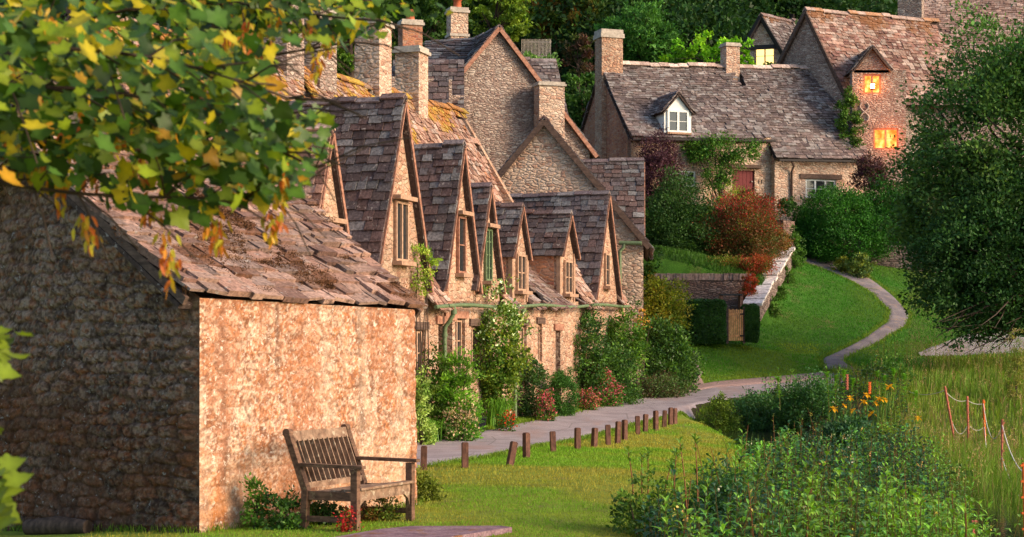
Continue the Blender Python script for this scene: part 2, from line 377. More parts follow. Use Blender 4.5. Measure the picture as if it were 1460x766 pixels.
small = far & (GY < 57.5) & (px_ > 980) & (px_ < 1170); col[small] = (.13, .23, .02)
col[GY > 72] = (.03, .045, .015)
col[(GX < -4.5) & (GY > 30)] = (.035, .05, .015)
bed = in_poly(GX, GY, [(-5, 26), (-1.6, 30.5), (-.9, 33.5), (.3, 37.7), (1.6, 41), (2.9, 44.5), (4.2, 49), (2.5, 50), (-6, 30)]); col[bed] = (.06, .07, .02)
mb = MB(); ny, nx = GX.shape; I = np.arange(ny*nx).reshape(ny, nx)
fq = np.stack([I[:-1, :-1], I[:-1, 1:], I[1:, 1:], I[1:, :-1]], -1).reshape(-1, 4)
mb.add(np.stack([GX, GY, GZ], -1).reshape(-1, 3), fq, col.reshape(-1, 3), 0, True)
tag(mb.build('ground', M['ground']), kind='structure')

def ribbon(name, Lp, Rp, mat, lift=.02, nacross=10, jit=.06, ds=.35):
    Lp = np.asarray(Lp)[:, :2]; Rp = np.asarray(Rp)[:, :2]
    def res(p, n):
        s = np.concatenate([[0], np.cumsum(np.linalg.norm(np.diff(p, axis=0), axis=1))]); t = np.linspace(0, s[-1], n)
        q = np.stack([np.interp(t, s, p[:, i]) for i in (0, 1)], 1)
        for _ in range(3): q[1:-1] = (q[:-2]+2*q[1:-1]+q[2:])/4
        return q
    n = max(8, int(np.linalg.norm(np.diff(Lp, axis=0), axis=1).sum()/ds)); a = res(Lp, n); b = res(Rp, n)
    nz1 = fbm(np.stack([a[:, 0]*1.5, a[:, 1]*1.5, a[:, 0]*0], -1)) - .5; nz2 = fbm(np.stack([b[:, 0]*1.5, b[:, 1]*1.5, b[:, 0]*0+9], -1)) - .5
    dr = unitr(b-a); a = a+dr*nz1[:, None]*jit*6; b = b+dr*nz2[:, None]*jit*6
    t = np.linspace(0, 1, nacross)[None, :, None]; g = a[:, None]*(1-t)+b[:, None]*t
    z = hgt(g[..., 0], g[..., 1])+lift
    z[:, 0] -= lift+.03; z[:, -1] -= lift+.03
    V = np.concatenate([g, z[..., None]], -1); I = np.arange(n*nacross).reshape(n, nacross)
    f = np.stack([I[:-1, :-1], I[:-1, 1:], I[1:, 1:], I[1:, :-1]], -1).reshape(-1, 4)
    return tag(MB().add(V.reshape(-1, 3), f, (1, 1, 1), 0, True).build(name, mat), kind='structure')
LL = [A_([-4.6, 24, 0]), A_([-3.2, 28.5, 0])]+[GP(*p) for p in [(590,632),(640,624),(680,616),(740,603),(800,591),(850,580),(905,568),(955,560),(1000,553),(1060,546),(1130,541),(1165,535),(1200,528)]]
LR = [A_([-2.4, 21, 0]), A_([-1.6, 24, 0])]+[GP(*p) for p in [(604,667),(690,654),(770,637),(850,621),(905,606),(955,594),(1000,583),(1035,573),(1080,567),(1120,563),(1160,560),(1200,553),(1222,548)]]
ribbon('lane', LL, LR, M['lane'], .03, 14)
ribbon('gravel_verge', [GP(*p) for p in [(955,562),(975,548),(985,530),(987,515),(985,503)]], [GP(*p) for p in [(1010,556),(1002,545),(999,530),(997,515),(993,503)]], M['gravel'], .045)
ribbon('gravel_edge', [GP(*p) for p in [(930,562),(1000,549),(1060,543),(1130,537),(1170,532)]], [GP(*p) for p in [(940,567),(1000,557),(1060,551),(1130,547),(1190,541)]], M['gravel'], .075)
cl = [(1130,362),(1158,369),(1195,383),(1232,402),(1262,422),(1284,446),(1278,463),(1245,484),(1208,501),(1185,512),(1198,524),(1208,534)]
cw = [1.0,1.0,.9,.7,.5,.42,.38,.31,.3,.36,.55,.55]
C3 = A_([GP(*p) for p in cl]); T = unitr(np.gradient(C3[:, :2], axis=0)); Nn = np.stack([T[:, 1], -T[:, 0]], 1)
W = A_(cw)[:, None]
ribbon('footpath', C3[:, :2]-Nn*W, C3[:, :2]+Nn*W, M['path'], .03, 7, .02)
ribbon('back_lane', [GP(*p) for p in [(1308,503),(1350,485),(1400,472),(1440,463),(1500,455)]], [GP(*p) for p in [(1312,508),(1360,508),(1410,506),(1460,505),(1520,500)]], M['lane'], .03)
wp = A_(WATER); mbw = MB().add(np.hstack([wp, np.full((len(wp), 1), -.33)]), np.arange(len(wp))[::-1][None])
tag(mbw.build('stream_water', M['water']), kind='structure')

# ------------------------------------------------------------------ builders for masonry and roofs
SL_GREY = [(.115,.078,.074),(.135,.110,.112),(.088,.060,.060),(.175,.155,.155),(.125,.074,.068),(.105,.078,.082)]
SL_PINK = [(.33,.17,.125),(.40,.235,.18),(.24,.115,.085),(.43,.29,.24),(.34,.19,.14)]
SL_FAR = [(.155,.108,.10),(.20,.155,.148),(.115,.080,.078),(.26,.215,.205),(.175,.12,.11)]
def slates(mb, A, B, C, D, course=.19, wr=(.2, .38), th=.022, pal=SL_GREY, seed=0, skip=None, moss=None, jitter=1., mat=0, under=True, sag=0.):
    """stone slates on the roof quad A,B (eave) C,D (ridge); real thickness, random widths"""
    r = np.random.default_rng(seed); A, B, C, D = [np.asarray(x, float) for x in (A, B, C, D)]
    n0 = unit(np.cross(B-A, D-A)); n0 = n0 if n0[2] > 0 else -n0
    slope = (np.linalg.norm(D-A)+np.linalg.norm(C-B))/2; n = max(2, int(slope/course)); pal = A_(pal)
    cs = []; aa = []; bb = []; hh = []; cc = []
    ex = np.linspace(1.25, .75, n); vs = np.concatenate([[0], np.cumsum(ex)]); vs = vs/vs[-1]
    for i in range(n):
        v = vs[i]; ln = slope*(vs[i+1]-vs[i]); L = A+(D-A)*v; Rr = B+(C-B)*v; wdt = np.linalg.norm(Rr-L); eu = (Rr-L)/max(wdt, 1e-6)
        ev = unit((D-A)*.5+(C-B)*.5); nn = unit(np.cross(eu, ev)); nn = nn if nn[2] > 0 else -nn
        k = int(wdt/((wr[0]+wr[1])/2))+3; ws = r.uniform(wr[0], wr[1], k)*(1.15-.35*v); e = np.concatenate([[0], np.cumsum(ws)])-r.uniform(0, .15)
        m = (e[:-1] < wdt) & (e[1:] > 0); x0 = np.clip(e[:-1][m], 0, wdt); x1 = np.clip(e[1:][m], 0, wdt)
        ok = x1-x0 > .04; x0 = x0[ok]; x1 = x1[ok]
        if len(x0) == 0: continue
        xm = (x0+x1)/2; hw = (x1-x0)/2-.007*min(2., wr[0]*5); N = len(xm)
        sgd = -sag*4*v*(1-v)-sag*.6*np.sin(xm/wdt*math.pi)
        jl = r.normal(0, .012*jitter, N)
        c = L+eu*xm[:, None]+ev*(ln*.45+jl)[:, None]+nn*(.5*th+.028+sgd+r.normal(0, .005*jitter, N))[:, None]
        c = c+nn*((fbm(c*1.1+seed*3.1, 2)-.5)*.07*min(1., slope/3))[:, None]
        if skip is not None:
            q = ~skip(c); c = c[q]; hw = hw[q]; N = len(c)
            if N == 0: continue
        tilt = r.normal(0, .04*jitter, N); tl = .10+th/ln*.35+r.normal(0, .03*jitter, N)
        lf = (.80*r.uniform(.93, 1.10, N))[:, None]; b = ev*(ln*lf)-nn*(ln*lf*tl[:, None]); b = b if b.ndim == 2 else np.broadcast_to(b, (N, 3))
        b = b+eu*(r.normal(0, .03*jitter, N)*ln)[:, None]
        a = eu*hw[:, None]+nn*(hw*tilt)[:, None]; h = nn*(th*r.uniform(.35, .85, N))[:, None]
        ck = pal[r.integers(0, len(pal), N)]*r.uniform(.7, 1.25, (N, 1))*(.62+.76*fbm(c*1.3+seed, 3))[:, None]*A_((.90, .98, 1.0))
        if moss is not None: ck = moss(c, v, ck, r)
        cs.append(c); aa.append(a); bb.append(b); hh.append(h); cc.append(ck)
    if cs: mb.boxes(np.vstack(cs), np.vstack(aa), np.vstack(bb), np.vstack(hh), np.vstack(cc), mat)
    if under: mb.prism([A-n0*.035, B-n0*.035, C-n0*.035, D-n0*.035] if sag == 0 else [A-n0*(.04+sag*1.6), B-n0*(.04+sag*1.6), C-n0*(.04+sag*1.6), D-n0*(.04+sag*1.6)], -n0*.05, (.06, .04, .035), mat)
    return mb
def ridge(mb, p, q, w=.13, pal=SL_GREY, seed=0, ln=.45, mat=0):
    r = np.random.default_rng(seed); p = A_(p, float); q = A_(q, float); L = np.linalg.norm(q-p); n = max(1, int(L/ln)); d = (q-p)/n; t = unit(d); s = unit(np.cross(t, Z))
    for i in range(n):
        c = p+d*(i+.5)+Z*r.normal(.03, .015)+Z*.03*math.sin(i*.7+seed); cl_ = A_(pal[r.integers(len(pal))])*r.uniform(1., 1.5)
        for sg in (-1, 1):
            mb.boxes(c+s*sg*w*.42-Z*w*.25, d*.485, s*sg*w*.5-Z*w*.42, unit(s*sg*.8+Z)*.018, cl_, mat)
        mb.boxes(c, d*.47, s*w*.2, Z*.02, cl_, mat)
    return mb
def panel(mb, o, u, n, wd, z0, z1, holes=(), mat=0, rev=.18, z1b=None, thick=.4, col=(1, 1, 1)):
    """vertical wall from o along u; holes (u0,u1,za,zb) are real openings with reveals"""
    o = A_([o[0], o[1], 0.]); us = sorted({0., wd}|{h[0] for h in holes}|{h[1] for h in holes}); zs = sorted({z0, z1}|{h[2] for h in holes}|{h[3] for h in holes})
    z1b = z1 if z1b is None else z1b
    def pt(a, z):
        if z == z1: z = z1+(z1b-z1)*a/wd
        return o+u*a+Z*z
    for a0, a1 in zip(us[:-1], us[1:]):
        for b0, b1 in zip(zs[:-1], zs[1:]):
            if any(h[0] <= a0 and a1 <= h[1] and h[2] <= b0 and b1 <= h[3] for h in holes): continue
            mb.add([pt(a0, b0), pt(a1, b0), pt(a1, b1), pt(a0, b1)], [0, 1, 2, 3], col, mat)
    for h in holes:
        q = [pt(h[0], h[2]), pt(h[1], h[2]), pt(h[1], h[3]), pt(h[0], h[3])]
        for i in range(4):
            a, b = q[i], q[(i+1) % 4]; mb.add([a, b, b-n*rev, a-n*rev], [0, 1, 2, 3], col, mat)
    # ends, top and back
    for a in (0., wd): mb.add([pt(a, z0), pt(a, z1), pt(a, z1)-n*thick, pt(a, z0)-n*thick], [0, 1, 2, 3], col, mat)
    mb.add([pt(0, z1), pt(wd, z1), pt(wd, z1)-n*thick, pt(0, z1)-n*thick], [0, 1, 2, 3], col, mat)
    return mb
def window(o, u, n, w, h, lights=2, rows=2, fr=.05, parent=None, name='window', fm='frame', gm='glass', depth=.0, hood=False, sill=False, bar=.022):
    """o = centre bottom point on the glass plane"""
    mb = MB(); o = A_(o, float); o = o-n*depth
    mb.boxes(o+Z*h/2-n*.02, u*w/2, n*.008, Z*h/2, (1, 1, 1), 1)
    for s in (-1, 1): mb.boxes(o+u*s*(w/2-fr/2)+Z*h/2, u*fr/2, n*.035, Z*h/2)
    for zz in (fr/2, h-fr/2): mb.boxes(o+Z*zz, u*(w/2-fr), n*.033, Z*fr/2)
    for i in range(1, lights): mb.boxes(o+u*(-w/2+w*i/lights)+Z*h/2, u*fr*.55, n*.03, Z*(h/2-fr))
    for j in range(1, rows): mb.boxes(o+Z*h*j/rows, u*(w/2-fr), n*.012, Z*bar/2)
    if hood: mb.boxes(o+Z*(h+.06)+n*.09, u*(w/2+.12), n*.08, Z*.04, (1, 1, 1), 2)
    if sill: mb.boxes(o-Z*.04+n*.07, u*(w/2+.06), n*.10, Z*.04, (1, 1, 1), 2)
    return mb.build(name, [M[fm], M[gm], M['dress']], parent)
def chimney(parent, c, u, w, dpt, z0, z1, mat='rub_pink', capz=.12, pot=0, band=None, cap_mat='coping'):
    mb = MB(); c = A_([c[0], c[1], 0.]); v = A_([-u[1], u[0], 0])
    mb.boxes(c+Z*(z0+z1)/2, u*w/2, v*dpt/2, Z*(z1-z0)/2)
    mb.boxes(c+Z*(z1+capz*.25), u*(w/2+.06), v*(dpt/2+.06), Z*capz*.25, (1, 1, 1), 1)
    mb.boxes(c+Z*(z1+capz*.75+.002), u*(w/2+.02), v*(dpt/2+.02), Z*capz*.25, (1, 1, 1), 1)
    if band: mb.boxes(c+Z*band, u*(w/2+.05), v*(dpt/2+.05), Z*.05, (1, 1, 1), 1)
    o = mb.build('chimney', [M[mat], M[cap_mat]], parent)
    if pot:
        pm = MB(); zt = z1+capz; rr = pot*.16
        pm.tube([c+Z*(zt-.02), c+Z*(zt+pot*.3), c+Z*(zt+pot*.3+.001), c+Z*(zt+pot*.4)], [rr*1.05, rr*.9, rr*1.12, rr*1.1], 14)
        pm.build('chimney_pot', M['pot'], o)
    return o
def gable_part(parent, c, u, n, hw, zb, zf, za, L, wall='rub_warm', pal=SL_GREY, seed=0, over=.14, course=.19, smat='slate', cheek=None, moss=None, barge='barge', win=None, wr=(.2, .38), bw=.10, rname='roof', name='gable', eave=.1, jitter=1.):
    """gable (or gabled dormer) facing n, apex over wall point c; ridge runs back by L"""
    c = A_([c[0], c[1], 0.])
    mb = MB(); poly = [c-u*hw+Z*zb, c+u*hw+Z*zb, c+u*hw+Z*zf, c+Z*za, c-u*hw+Z*zf]
    mb.prism([p+n*.0 for p in poly], -n*L, (1, 1, 1), 0)
    if cheek:
        for s in (-1, 1): mb.boxes(c+u*s*(hw+.01)-n*(L/2+.06)+Z*(zb+zf)/2, u*.012, n*(L/2-.08), Z*((zf-zb)/2-.01), (1, 1, 1), 1)
        for s in (-1, 1): mb.boxes(c+u*s*(hw-.05)-n*.02+Z*(zb+zf)/2, u*.07, n*.05, Z*((zf-zb)/2-.01), (1, 1, 1), 2)
    g = mb.build(name, [M[wall], M[cheek or wall], M['dress']], parent)
    rb = MB(); sl = unit(A_([0, 0, za-zf])-(-u)*-hw) ; k = 1+eave/math.hypot(hw, za-zf)
    for s in (-1, 1):
        foot = u*s*hw*k+Z*(za-(za-zf)*k)
        A = c+foot+n*over; B = c+foot-n*L; C = c+Z*za-n*L; D = c+Z*za+n*over
        slates(rb, A, B, C, D, course, wr, .022, pal, seed*7+s+3, None, moss, jitter)
    ridge(rb, c+Z*(za+.04)+n*over, c+Z*(za+.04)-n*L, .12, pal, seed)
    rb.build(rname, M[smat], g)
    if barge:
        bb = MB()
        for s in (-1, 1):
            p = c+Z*(za-.035)+n*(over-.02); q = c+u*s*hw*k+Z*(za-(za-zf)*k-.035)+n*(over-.02); dr = unit(q-p); pn = unit(np.cross(dr, n))
            bb.boxes((p+q)/2-Z*.02, (q-p)/2, n*.04, pn*bw*(.40 if s > 0 else .16))
        bb.build('bargeboard', M[barge], g)
    if win:
        du, z0, ww, wh, li, ro, fm, hood = win
        window(c+u*du+Z*z0+n*.035, u, n, ww, wh, li, ro, .05, g, 'window', fm, 'glass', 0, hood, True)
    return g
# ================================================================== the near stone shed
def rubble_wall(mb, o, u, n, wd, top, zb, cell=.02, colf=None, seed=0, amp=.035, mat=0, batter=0., courses=(.09, .19), slen=(.16, .48), soft=.5, wrp=.16, ends=(0, 0)):
    """real relief: courses of rubble stones pushed in and out; top = function of u"""
    r = np.random.default_rng(seed); nu = int(wd/cell)+1; U = np.linspace(0, wd, nu); T = top(U); nv = int((T.max()-zb)/cell)+1
    t = np.linspace(0, 1, nv)[:, None]; Vv = zb+(T[None]-zb)*t; Uu = np.broadcast_to(U[None], Vv.shape)
    p3 = np.stack([Uu*2.2+seed*5, Vv*2.2, Uu*0], -1)
    wu = Uu+.22*(fbm(p3*1.3+7)-.5)+.08*(fbm(p3*6)-.5); wv = Vv+wrp*(fbm(p3*.9+31)-.5)+.05*(fbm(p3*3+31)-.5)+.035*(fbm(p3*9+3)-.5)
    # irregular rubble: nearest and second nearest of jittered, stretched stone centres
    sx, sy = (slen[0]+slen[1])/2, (courses[0]+courses[1])/2; gu = (wu+5)/sx; gv = (wv+5)/sy; iu = np.floor(gu).astype(int); iv = np.floor(gv).astype(int)
    J = r.random((128, 128, 3)); f1 = np.full(wu.shape, 9.); f2 = np.full(wu.shape, 9.); sid = np.zeros(wu.shape, int)
    for a_ in (-2, -1, 0, 1, 2):
        for b_ in (-1, 0, 1):
            cu, cv = iu+a_, iv+b_; jj = J[cu % 128, cv % 128]; du_ = (cu+.5*(cv % 2)+jj[..., 0]*.95-gu); dv_ = (cv+.35+jj[..., 1]*.35-gv)*(.8+.5*jj[..., 2])
            dd = (np.abs(du_*1.0)**2.6+np.abs(dv_*1.05)**2.6)**(1/2.6)-.22*(jj[..., 2]-.5); m = dd < f1
            f2 = np.where(m, f1, np.minimum(f2, dd)); sid = np.where(m, cu*131+cv+5000, sid); f1 = np.where(m, dd, f1)
    ed = (f2-f1)*.5*sy; q = sstep(ed, 0.0, .022)
    pr = np.random.default_rng(seed+5).random(1000003 % 200000+1); rs = pr[(sid*7919) % len(pr)]; rs2 = pr[(sid*104729+13) % len(pr)]; rs3 = pr[(sid*1299709+3) % len(pr)]
    dsp = amp*(q*(.45+.55*rs)*(1-soft)+soft*q*.4)+amp*.5*(fbm(p3*5+11, 4)-.5)+amp*.9*(fbm(p3*19, 3)-.5)+amp*.3*q*((rs2-.5)*(wu % .3)*3+(rs3-.5)*(wv % .15)*6)
    dsp += .05*(fbm(p3*.5+3, 2)-.5)
    bt_ = batter*(1-(Vv-zb)/(T.max()-zb))+.045*(fbm(np.stack([Vv*2.3, Vv*0+4, Vv*0], -1), 3)-.5)+.012
    fa = sstep(Uu, 0, .16) if ends[0] else 1.; fb = sstep(wd-Uu, 0, .16) if ends[1] else 1.
    dsp = dsp*fa*fb+(bt_ if batter else 0); sh_ = (-(1-fa)*bt_ if ends[0] else 0)+((1-fb)*bt_ if ends[1] else 0)
    X = A_([o[0], o[1], 0])+u*(Uu+sh_)[..., None]+n*dsp[..., None]+Z*Vv[..., None]
    c = colf(rs, rs2, rs3, q, Uu, Vv, p3)
    I = np.arange(nu*nv).reshape(nv, nu); f = np.stack([I[:-1, :-1], I[:-1, 1:], I[1:, 1:], I[1:, :-1]], -1).reshape(-1, 4)
    mb.add(X.reshape(-1, 3), f, np.clip(c, 0, .85).reshape(-1, 3), mat, True)
def lerp(a, b, t): return A_(a)*(1-t[..., None])+A_(b)*t[..., None]
def col_sunny(rs, r2, r3, q, U, V, p):
    c = lerp((.44,.26,.17), (.50,.34,.24), rs); c = np.where((r2 > .7)[..., None], lerp((.40,.19,.11), (.50,.26,.14), r3), c)
    f = fbm(p*5.5, 4); g = fbm(p*11+4, 4); k = fbm(p*1.1+9, 3)
    h2 = fbm(p*21+2, 3); w = sstep(.6*f+.4*h2, .50, .56)*.7; c = c*(1-w[..., None])+A_((.60,.50,.41))*w[..., None]
    w = sstep(g, .54, .60)*sstep(k, .35, .6)*.75; c = c*(1-w[..., None])+A_((.46,.18,.055))*w[..., None]
    w = sstep(1-h2, .52, .60)*.6; c = c*(1-w[..., None])+A_((.24,.10,.065))*w[..., None]
    w = sstep(1-g, .56, .62)*.6; c = c*(1-w[..., None])+A_((.16,.08,.055))*w[..., None]
    w = sstep(h2, .60, .66)*.6; c = c*(1-w[..., None])+A_((.68,.60,.52))*w[..., None]
    w = sstep(.9-V, 0, .8)*sstep(f, .42, .58)*.7; c = c*(1-w[..., None])+A_((.50,.20,.05))*w[..., None]
    for u0_, w0_, a_, b_ in ((2.42, .05, .7, 2.3), (2.62, .03, 1.2, 2.4), (1.1, .04, 1.4, 2.4), (.3, .05, .2, 1.3)):
        w = np.exp(-((U-u0_-.05*(fbm(p*1.5, 2)-.5))/w0_)**2)*sstep(V, a_, a_+.4)*sstep(f+.15, .42, .56)*.8; c = c*(1-w[..., None])+A_((.13,.07,.05))*w[..., None]
    sk = fbm(np.stack([U*3.2, V*.45, U*0+3], -1), 3); w = sstep(sk, .5, .62)*.45; c = c*(1-w[..., None])+A_((.40,.19,.11))*w[..., None]
    w = sstep(1-sk, .5, .6)*.35; c = c*(1-w[..., None])+A_((.60,.48,.38))*w[..., None]
    cr = sstep(.055-np.abs(fbm(p*1.5+20, 4)-.5), 0.02, .055)*sstep(k, .42, .5)*.55; cr = cr*.0
    return c*A_((.90,.80,.73))*(.76+.24*q)[..., None]*(.91+.18*rs[..., None])
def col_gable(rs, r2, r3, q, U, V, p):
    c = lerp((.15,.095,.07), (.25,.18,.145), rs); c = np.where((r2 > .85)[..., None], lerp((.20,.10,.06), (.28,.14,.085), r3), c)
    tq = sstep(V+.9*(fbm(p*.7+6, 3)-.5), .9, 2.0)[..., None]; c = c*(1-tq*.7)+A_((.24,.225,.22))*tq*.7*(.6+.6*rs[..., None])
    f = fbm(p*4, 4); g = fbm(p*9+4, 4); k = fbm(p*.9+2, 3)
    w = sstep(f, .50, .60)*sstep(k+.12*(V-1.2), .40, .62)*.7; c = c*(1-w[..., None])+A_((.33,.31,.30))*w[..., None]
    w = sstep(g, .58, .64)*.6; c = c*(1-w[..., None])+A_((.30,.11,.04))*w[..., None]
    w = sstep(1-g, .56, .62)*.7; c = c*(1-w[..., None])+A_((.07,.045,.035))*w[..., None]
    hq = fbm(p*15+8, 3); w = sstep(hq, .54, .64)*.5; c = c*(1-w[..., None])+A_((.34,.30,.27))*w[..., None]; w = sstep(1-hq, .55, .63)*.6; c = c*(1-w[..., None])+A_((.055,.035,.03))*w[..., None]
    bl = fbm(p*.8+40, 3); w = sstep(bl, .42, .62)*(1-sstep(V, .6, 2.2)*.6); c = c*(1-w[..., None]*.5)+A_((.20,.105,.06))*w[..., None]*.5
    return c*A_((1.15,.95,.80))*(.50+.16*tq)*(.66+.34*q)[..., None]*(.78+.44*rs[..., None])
shed = thing('stone_shed', 'low stone shed with sunlit lichened wall and sagging mossy slate roof, behind the wooden bench', 'shed', (-3.215, 17.33, 0))
us = unit(A_([.6, .8, 0])); ns = A_([.8, -.6, 0]); ug = A_([-.8, .6, 0]); ng = A_([-.6, -.8, 0])
c0 = A_([-3.215, 17.33, 0]); Ls = 3.39
mb = MB(); rubble_wall(mb, c0, us, ns, Ls, lambda U: 2.40-.02*U, -.35, .016, col_sunny, 3, .020, 0, .06, (.12, .22), (.2, .5), .6, .10, (1, 0))
rubble_wall(mb, c0+us*Ls, -ns, us, 5.2, lambda U: 2.35+(.78)*np.minimum(U, 5.2-U), -.35, .06, col_sunny, 5, .02)
mb.build('side_wall', M['shed'], shed)
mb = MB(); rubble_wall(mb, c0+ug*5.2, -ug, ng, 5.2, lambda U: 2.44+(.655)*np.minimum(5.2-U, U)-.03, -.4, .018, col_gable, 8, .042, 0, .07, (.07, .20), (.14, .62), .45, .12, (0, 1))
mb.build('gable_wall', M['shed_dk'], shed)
mb = MB(); mb.boxes(c0+ug*2.6+us*Ls/2+Z*.9, ug*2.45, us*(Ls/2-.15), Z*1.25, (.3, .2, .15)); mb.build('inner_walls', M['shed'], shed)
E1 = P(264, 418, 17.12); E2 = P(597, 437, 20.25); RN = P(34, 199, 18.66); RF = P(372, 214, 21.8)
def moss_shed(c, v, ck, r):
    f = fbm(c*A_([1.6, 1.6, 2.5])+5, 3); w_ = sstep(f, .52, .62)[:, None]*.75
    return ck*(1-w_)+A_((.13, .055, .025))*w_
mb = MB(); slates(mb, E1, E2, RF, RN, .165, (.13, .36), .045, [(.27,.145,.11),(.35,.205,.16),(.18,.095,.075),(.31,.185,.145),(.23,.145,.12)], 21, None, moss_shed, 1.8, 0, True, .06)
# left slope mirrored over the ridge
LN_ = E1+ug*5.3; LF_ = E2+ug*5.3; slates(mb, LF_, LN_, RN, RF, .24, (.22, .46), .04, SL_PINK, 22, None, None, 1.5)
ridge(mb, RN, RF, .2, SL_PINK, 4, .5)
roof = mb.build('slate_roof', M['slate'], shed)
mb = MB(); mb.bar(E1+A_([-.0, .03, -.08]), RN+A_([-.0, .03, -.1]), .05, .09, Z)
mb.build('verge_board', M['lintel'], shed)
mb = MB(); mb.bar(E2-Z*.09, RF-Z*.1, .05, .09, Z); mb.build('verge_board', M['lintel'], shed)
# moss cushions in the joints of the roof
rr = np.random.default_rng(5); mb = MB()
def blob(mb, c, r3, col, k=6, rg=rr):
    th = np.linspace(0, math.pi, k+1)[1:-1]; ph = np.arange(8)/8*2*math.pi
    v = np.stack([np.outer(np.sin(th), np.cos(ph)), np.outer(np.sin(th), np.sin(ph)), np.outer(np.cos(th), np.ones(8))], -1)*r3*(1+rg.normal(0, .12, (k-1, 8, 1)))
    v = np.vstack([v.reshape(-1, 3), [[0, 0, r3[2]], [0, 0, -r3[2]]]])+c; f = []
    i = np.arange(k-2)[:, None]*8; j = np.arange(8)[None]; f = np.stack([i+j, i+8+j, i+8+(j+1) % 8, i+(j+1) % 8], -1).reshape(-1, 4)
    mb.add(v, f, col, 0, True); tp = len(v)-2; j = np.arange(8)
    mb.add(v, np.stack([np.full(8, tp), j, (j+1) % 8], 1), col, 0, True)
nR = unit(np.cross(E2-E1, RN-E1)); nR = nR if nR[2] > 0 else -nR
mo = []
for i in range(2200):
    a, b = rr.random(), rr.random()*.8; p = (E1*(1-a)+E2*a)*(1-b)+(RN*(1-a)+RF*a)*b
    if fbm(p[None]*A_([1.6, 1.6, 2.5])+5, 3)[0] < .49: continue
    mo.append(p+nR*(.045-.06*4*b*(1-b)))
mo = A_(mo); k_ = 34; cc_ = np.repeat(mo, k_, 0)+rr.normal(0, 1, (len(mo)*k_, 3))*np.repeat(rr.uniform(.012, .035, len(mo)), k_)[:, None]
N_ = len(cc_); dv_ = unitr(rr.normal(size=(N_, 3))+nR); sv_ = unitr(np.cross(dv_, rr.normal(size=(N_, 3))))*.006; vv_ = np.stack([cc_-dv_*.014, cc_+sv_, cc_+dv_*.014, cc_-sv_], 1).reshape(-1, 3)
mb.add(vv_, np.arange(4*N_).reshape(N_, 4)); mb.build('moss', M['moss'], roof)

# ================================================================== the row of cottages along the lane
u = unit(A_([.34, 1, 0])); n = A_([u[1], -u[0], 0])          # along the row, outwards to the lane
def W_(d): return A_([-1.9+.34*(d-33), d, 0.])               # foot line of the fronts
def dpx(px): return 13.12/(.34-(px-730)/F)                    # depth of the front at a photo column
kd = 1/u[1]
def ez(d): return float(np.interp(d, [27, 33, 39, 45, 49], [2.62, 2.72, 2.85, 3.0, 3.1]))
def rz(d): return float(np.interp(d, [27, 34, 37, 39.5, 41.5, 44.7], [7.45, 7.68, 7.86, 7.9, 7.98, 8.1]))
def gz(d): return float(hgt(A_([W_(d)[0]]), A_([d]))[0])
BK = 3.2
def row_moss(c, v, ck, r):
    f = .5*fbm(c*A_([1.1, 1.1, 1.6])+3, 3)+.5*fbm(c*4.3, 3); k = sstep(v+1.5*(f-.5), .82, .95)[:, None]
    mc = lerp((.30, .11, .025), (.34, .23, .03), r.random(len(c)))
    k2 = (sstep(f, .58, .66)*.45)[:, None]; ck = ck*(1-k2)+A_((.38, .14, .05))*k2
    return ck*(1-k*.9)+mc*k*.9
def main_roof(parent, d0, d1, gables, seed, back=True, ztop=None, knee=None):
    A = W_(d0)+n*.22+Z*(ez(d0)-.12); B = W_(d1)+n*.22+Z*(ez(d1)-.12)
    C = W_(d1)-n*BK; D = W_(d0)-n*BK; C = A_([C[0], C[1], rz(C[1])]); D = A_([D[0], D[1], rz(D[1])])
    if ztop:
        A0, B0 = A.copy(), B.copy(); tA = (ztop-A0[2])/(D[2]-A0[2]); tB = (ztop-B0[2])/(C[2]-B0[2]); D = A0+(D-A0)*tA; C = B0+(C-B0)*tB
    def skip(c):
        s = (c-W_(0))@u; r = np.zeros(len(c), bool)
        for gd, hw, zf, za in gables:
            s0 = (W_(gd)-W_(0))@u; q = np.abs(s-s0); r |= (q < hw-.03) & (c[:, 2] < zf+(za-zf)*(1-q/hw)-.12)
        return r
    mb = MB(); 
    if knee:
        kb, kz = knee; A1 = W_(d0)-n*kb; B1 = W_(d1)-n*kb; A1[2] = kz; B1[2] = kz; A0_, B0_ = A, B
        slates(mb, A, B, B1, A1, .17, (.16, .32), .034, [(.22,.125,.10),(.28,.18,.15),(.17,.09,.08),(.30,.22,.20)], seed+9, skip, None, 1.5, 0, False)
        nk = unit(np.cross(B-A, A1-A)); nk = nk if nk[2] > 0 else -nk; fA = .5/(kb+.22); mb.prism([A+(A1-A)*fA-nk*.05, B+(B1-B)*fA-nk*.05, B1-nk*.05, A1-nk*.05], -nk*.05, (.06, .04, .035))
        slates(mb, A1, B1, C, D, .145, (.11, .24), .026, SL_PINK, seed, skip, row_moss, 1.5, 0, True)
    else: slates(mb, A, B, C, D, .145, (.11, .24), .026, SL_PINK, seed, skip, row_moss, 1.5, 0, False, .04)
    # solid backing under the slates starting behind the front wall
    inset = .42; f = inset/ (BK+.22)
    A2 = A+(D-A)*f; B2 = B+(C-B)*f; nn_ = unit(np.cross(B-A, D-A)); nn_ = nn_ if nn_[2] > 0 else -nn_
    if not knee: mb.prism([A2-nn_*.1, B2-nn_*.1, C-nn_*.1, D-nn_*.1], -nn_*.06, (.06, .04, .035))
    if not ztop:
        A3 = D-n*3.2-Z*4.6; B3 = C-n*3.2-Z*4.6
        slates(mb, B3, A3, D, C, .24, (.2, .4), .024, SL_GREY, seed+1)
        ridge(mb, D, C, .16, [(.30, .19, .035), (.26, .12, .04), (.26, .17, .12)], seed, .42)
    else: ridge(mb, D, C, .12, SL_GREY, seed, .4)
    return mb.build('roof', M['slate'], parent)
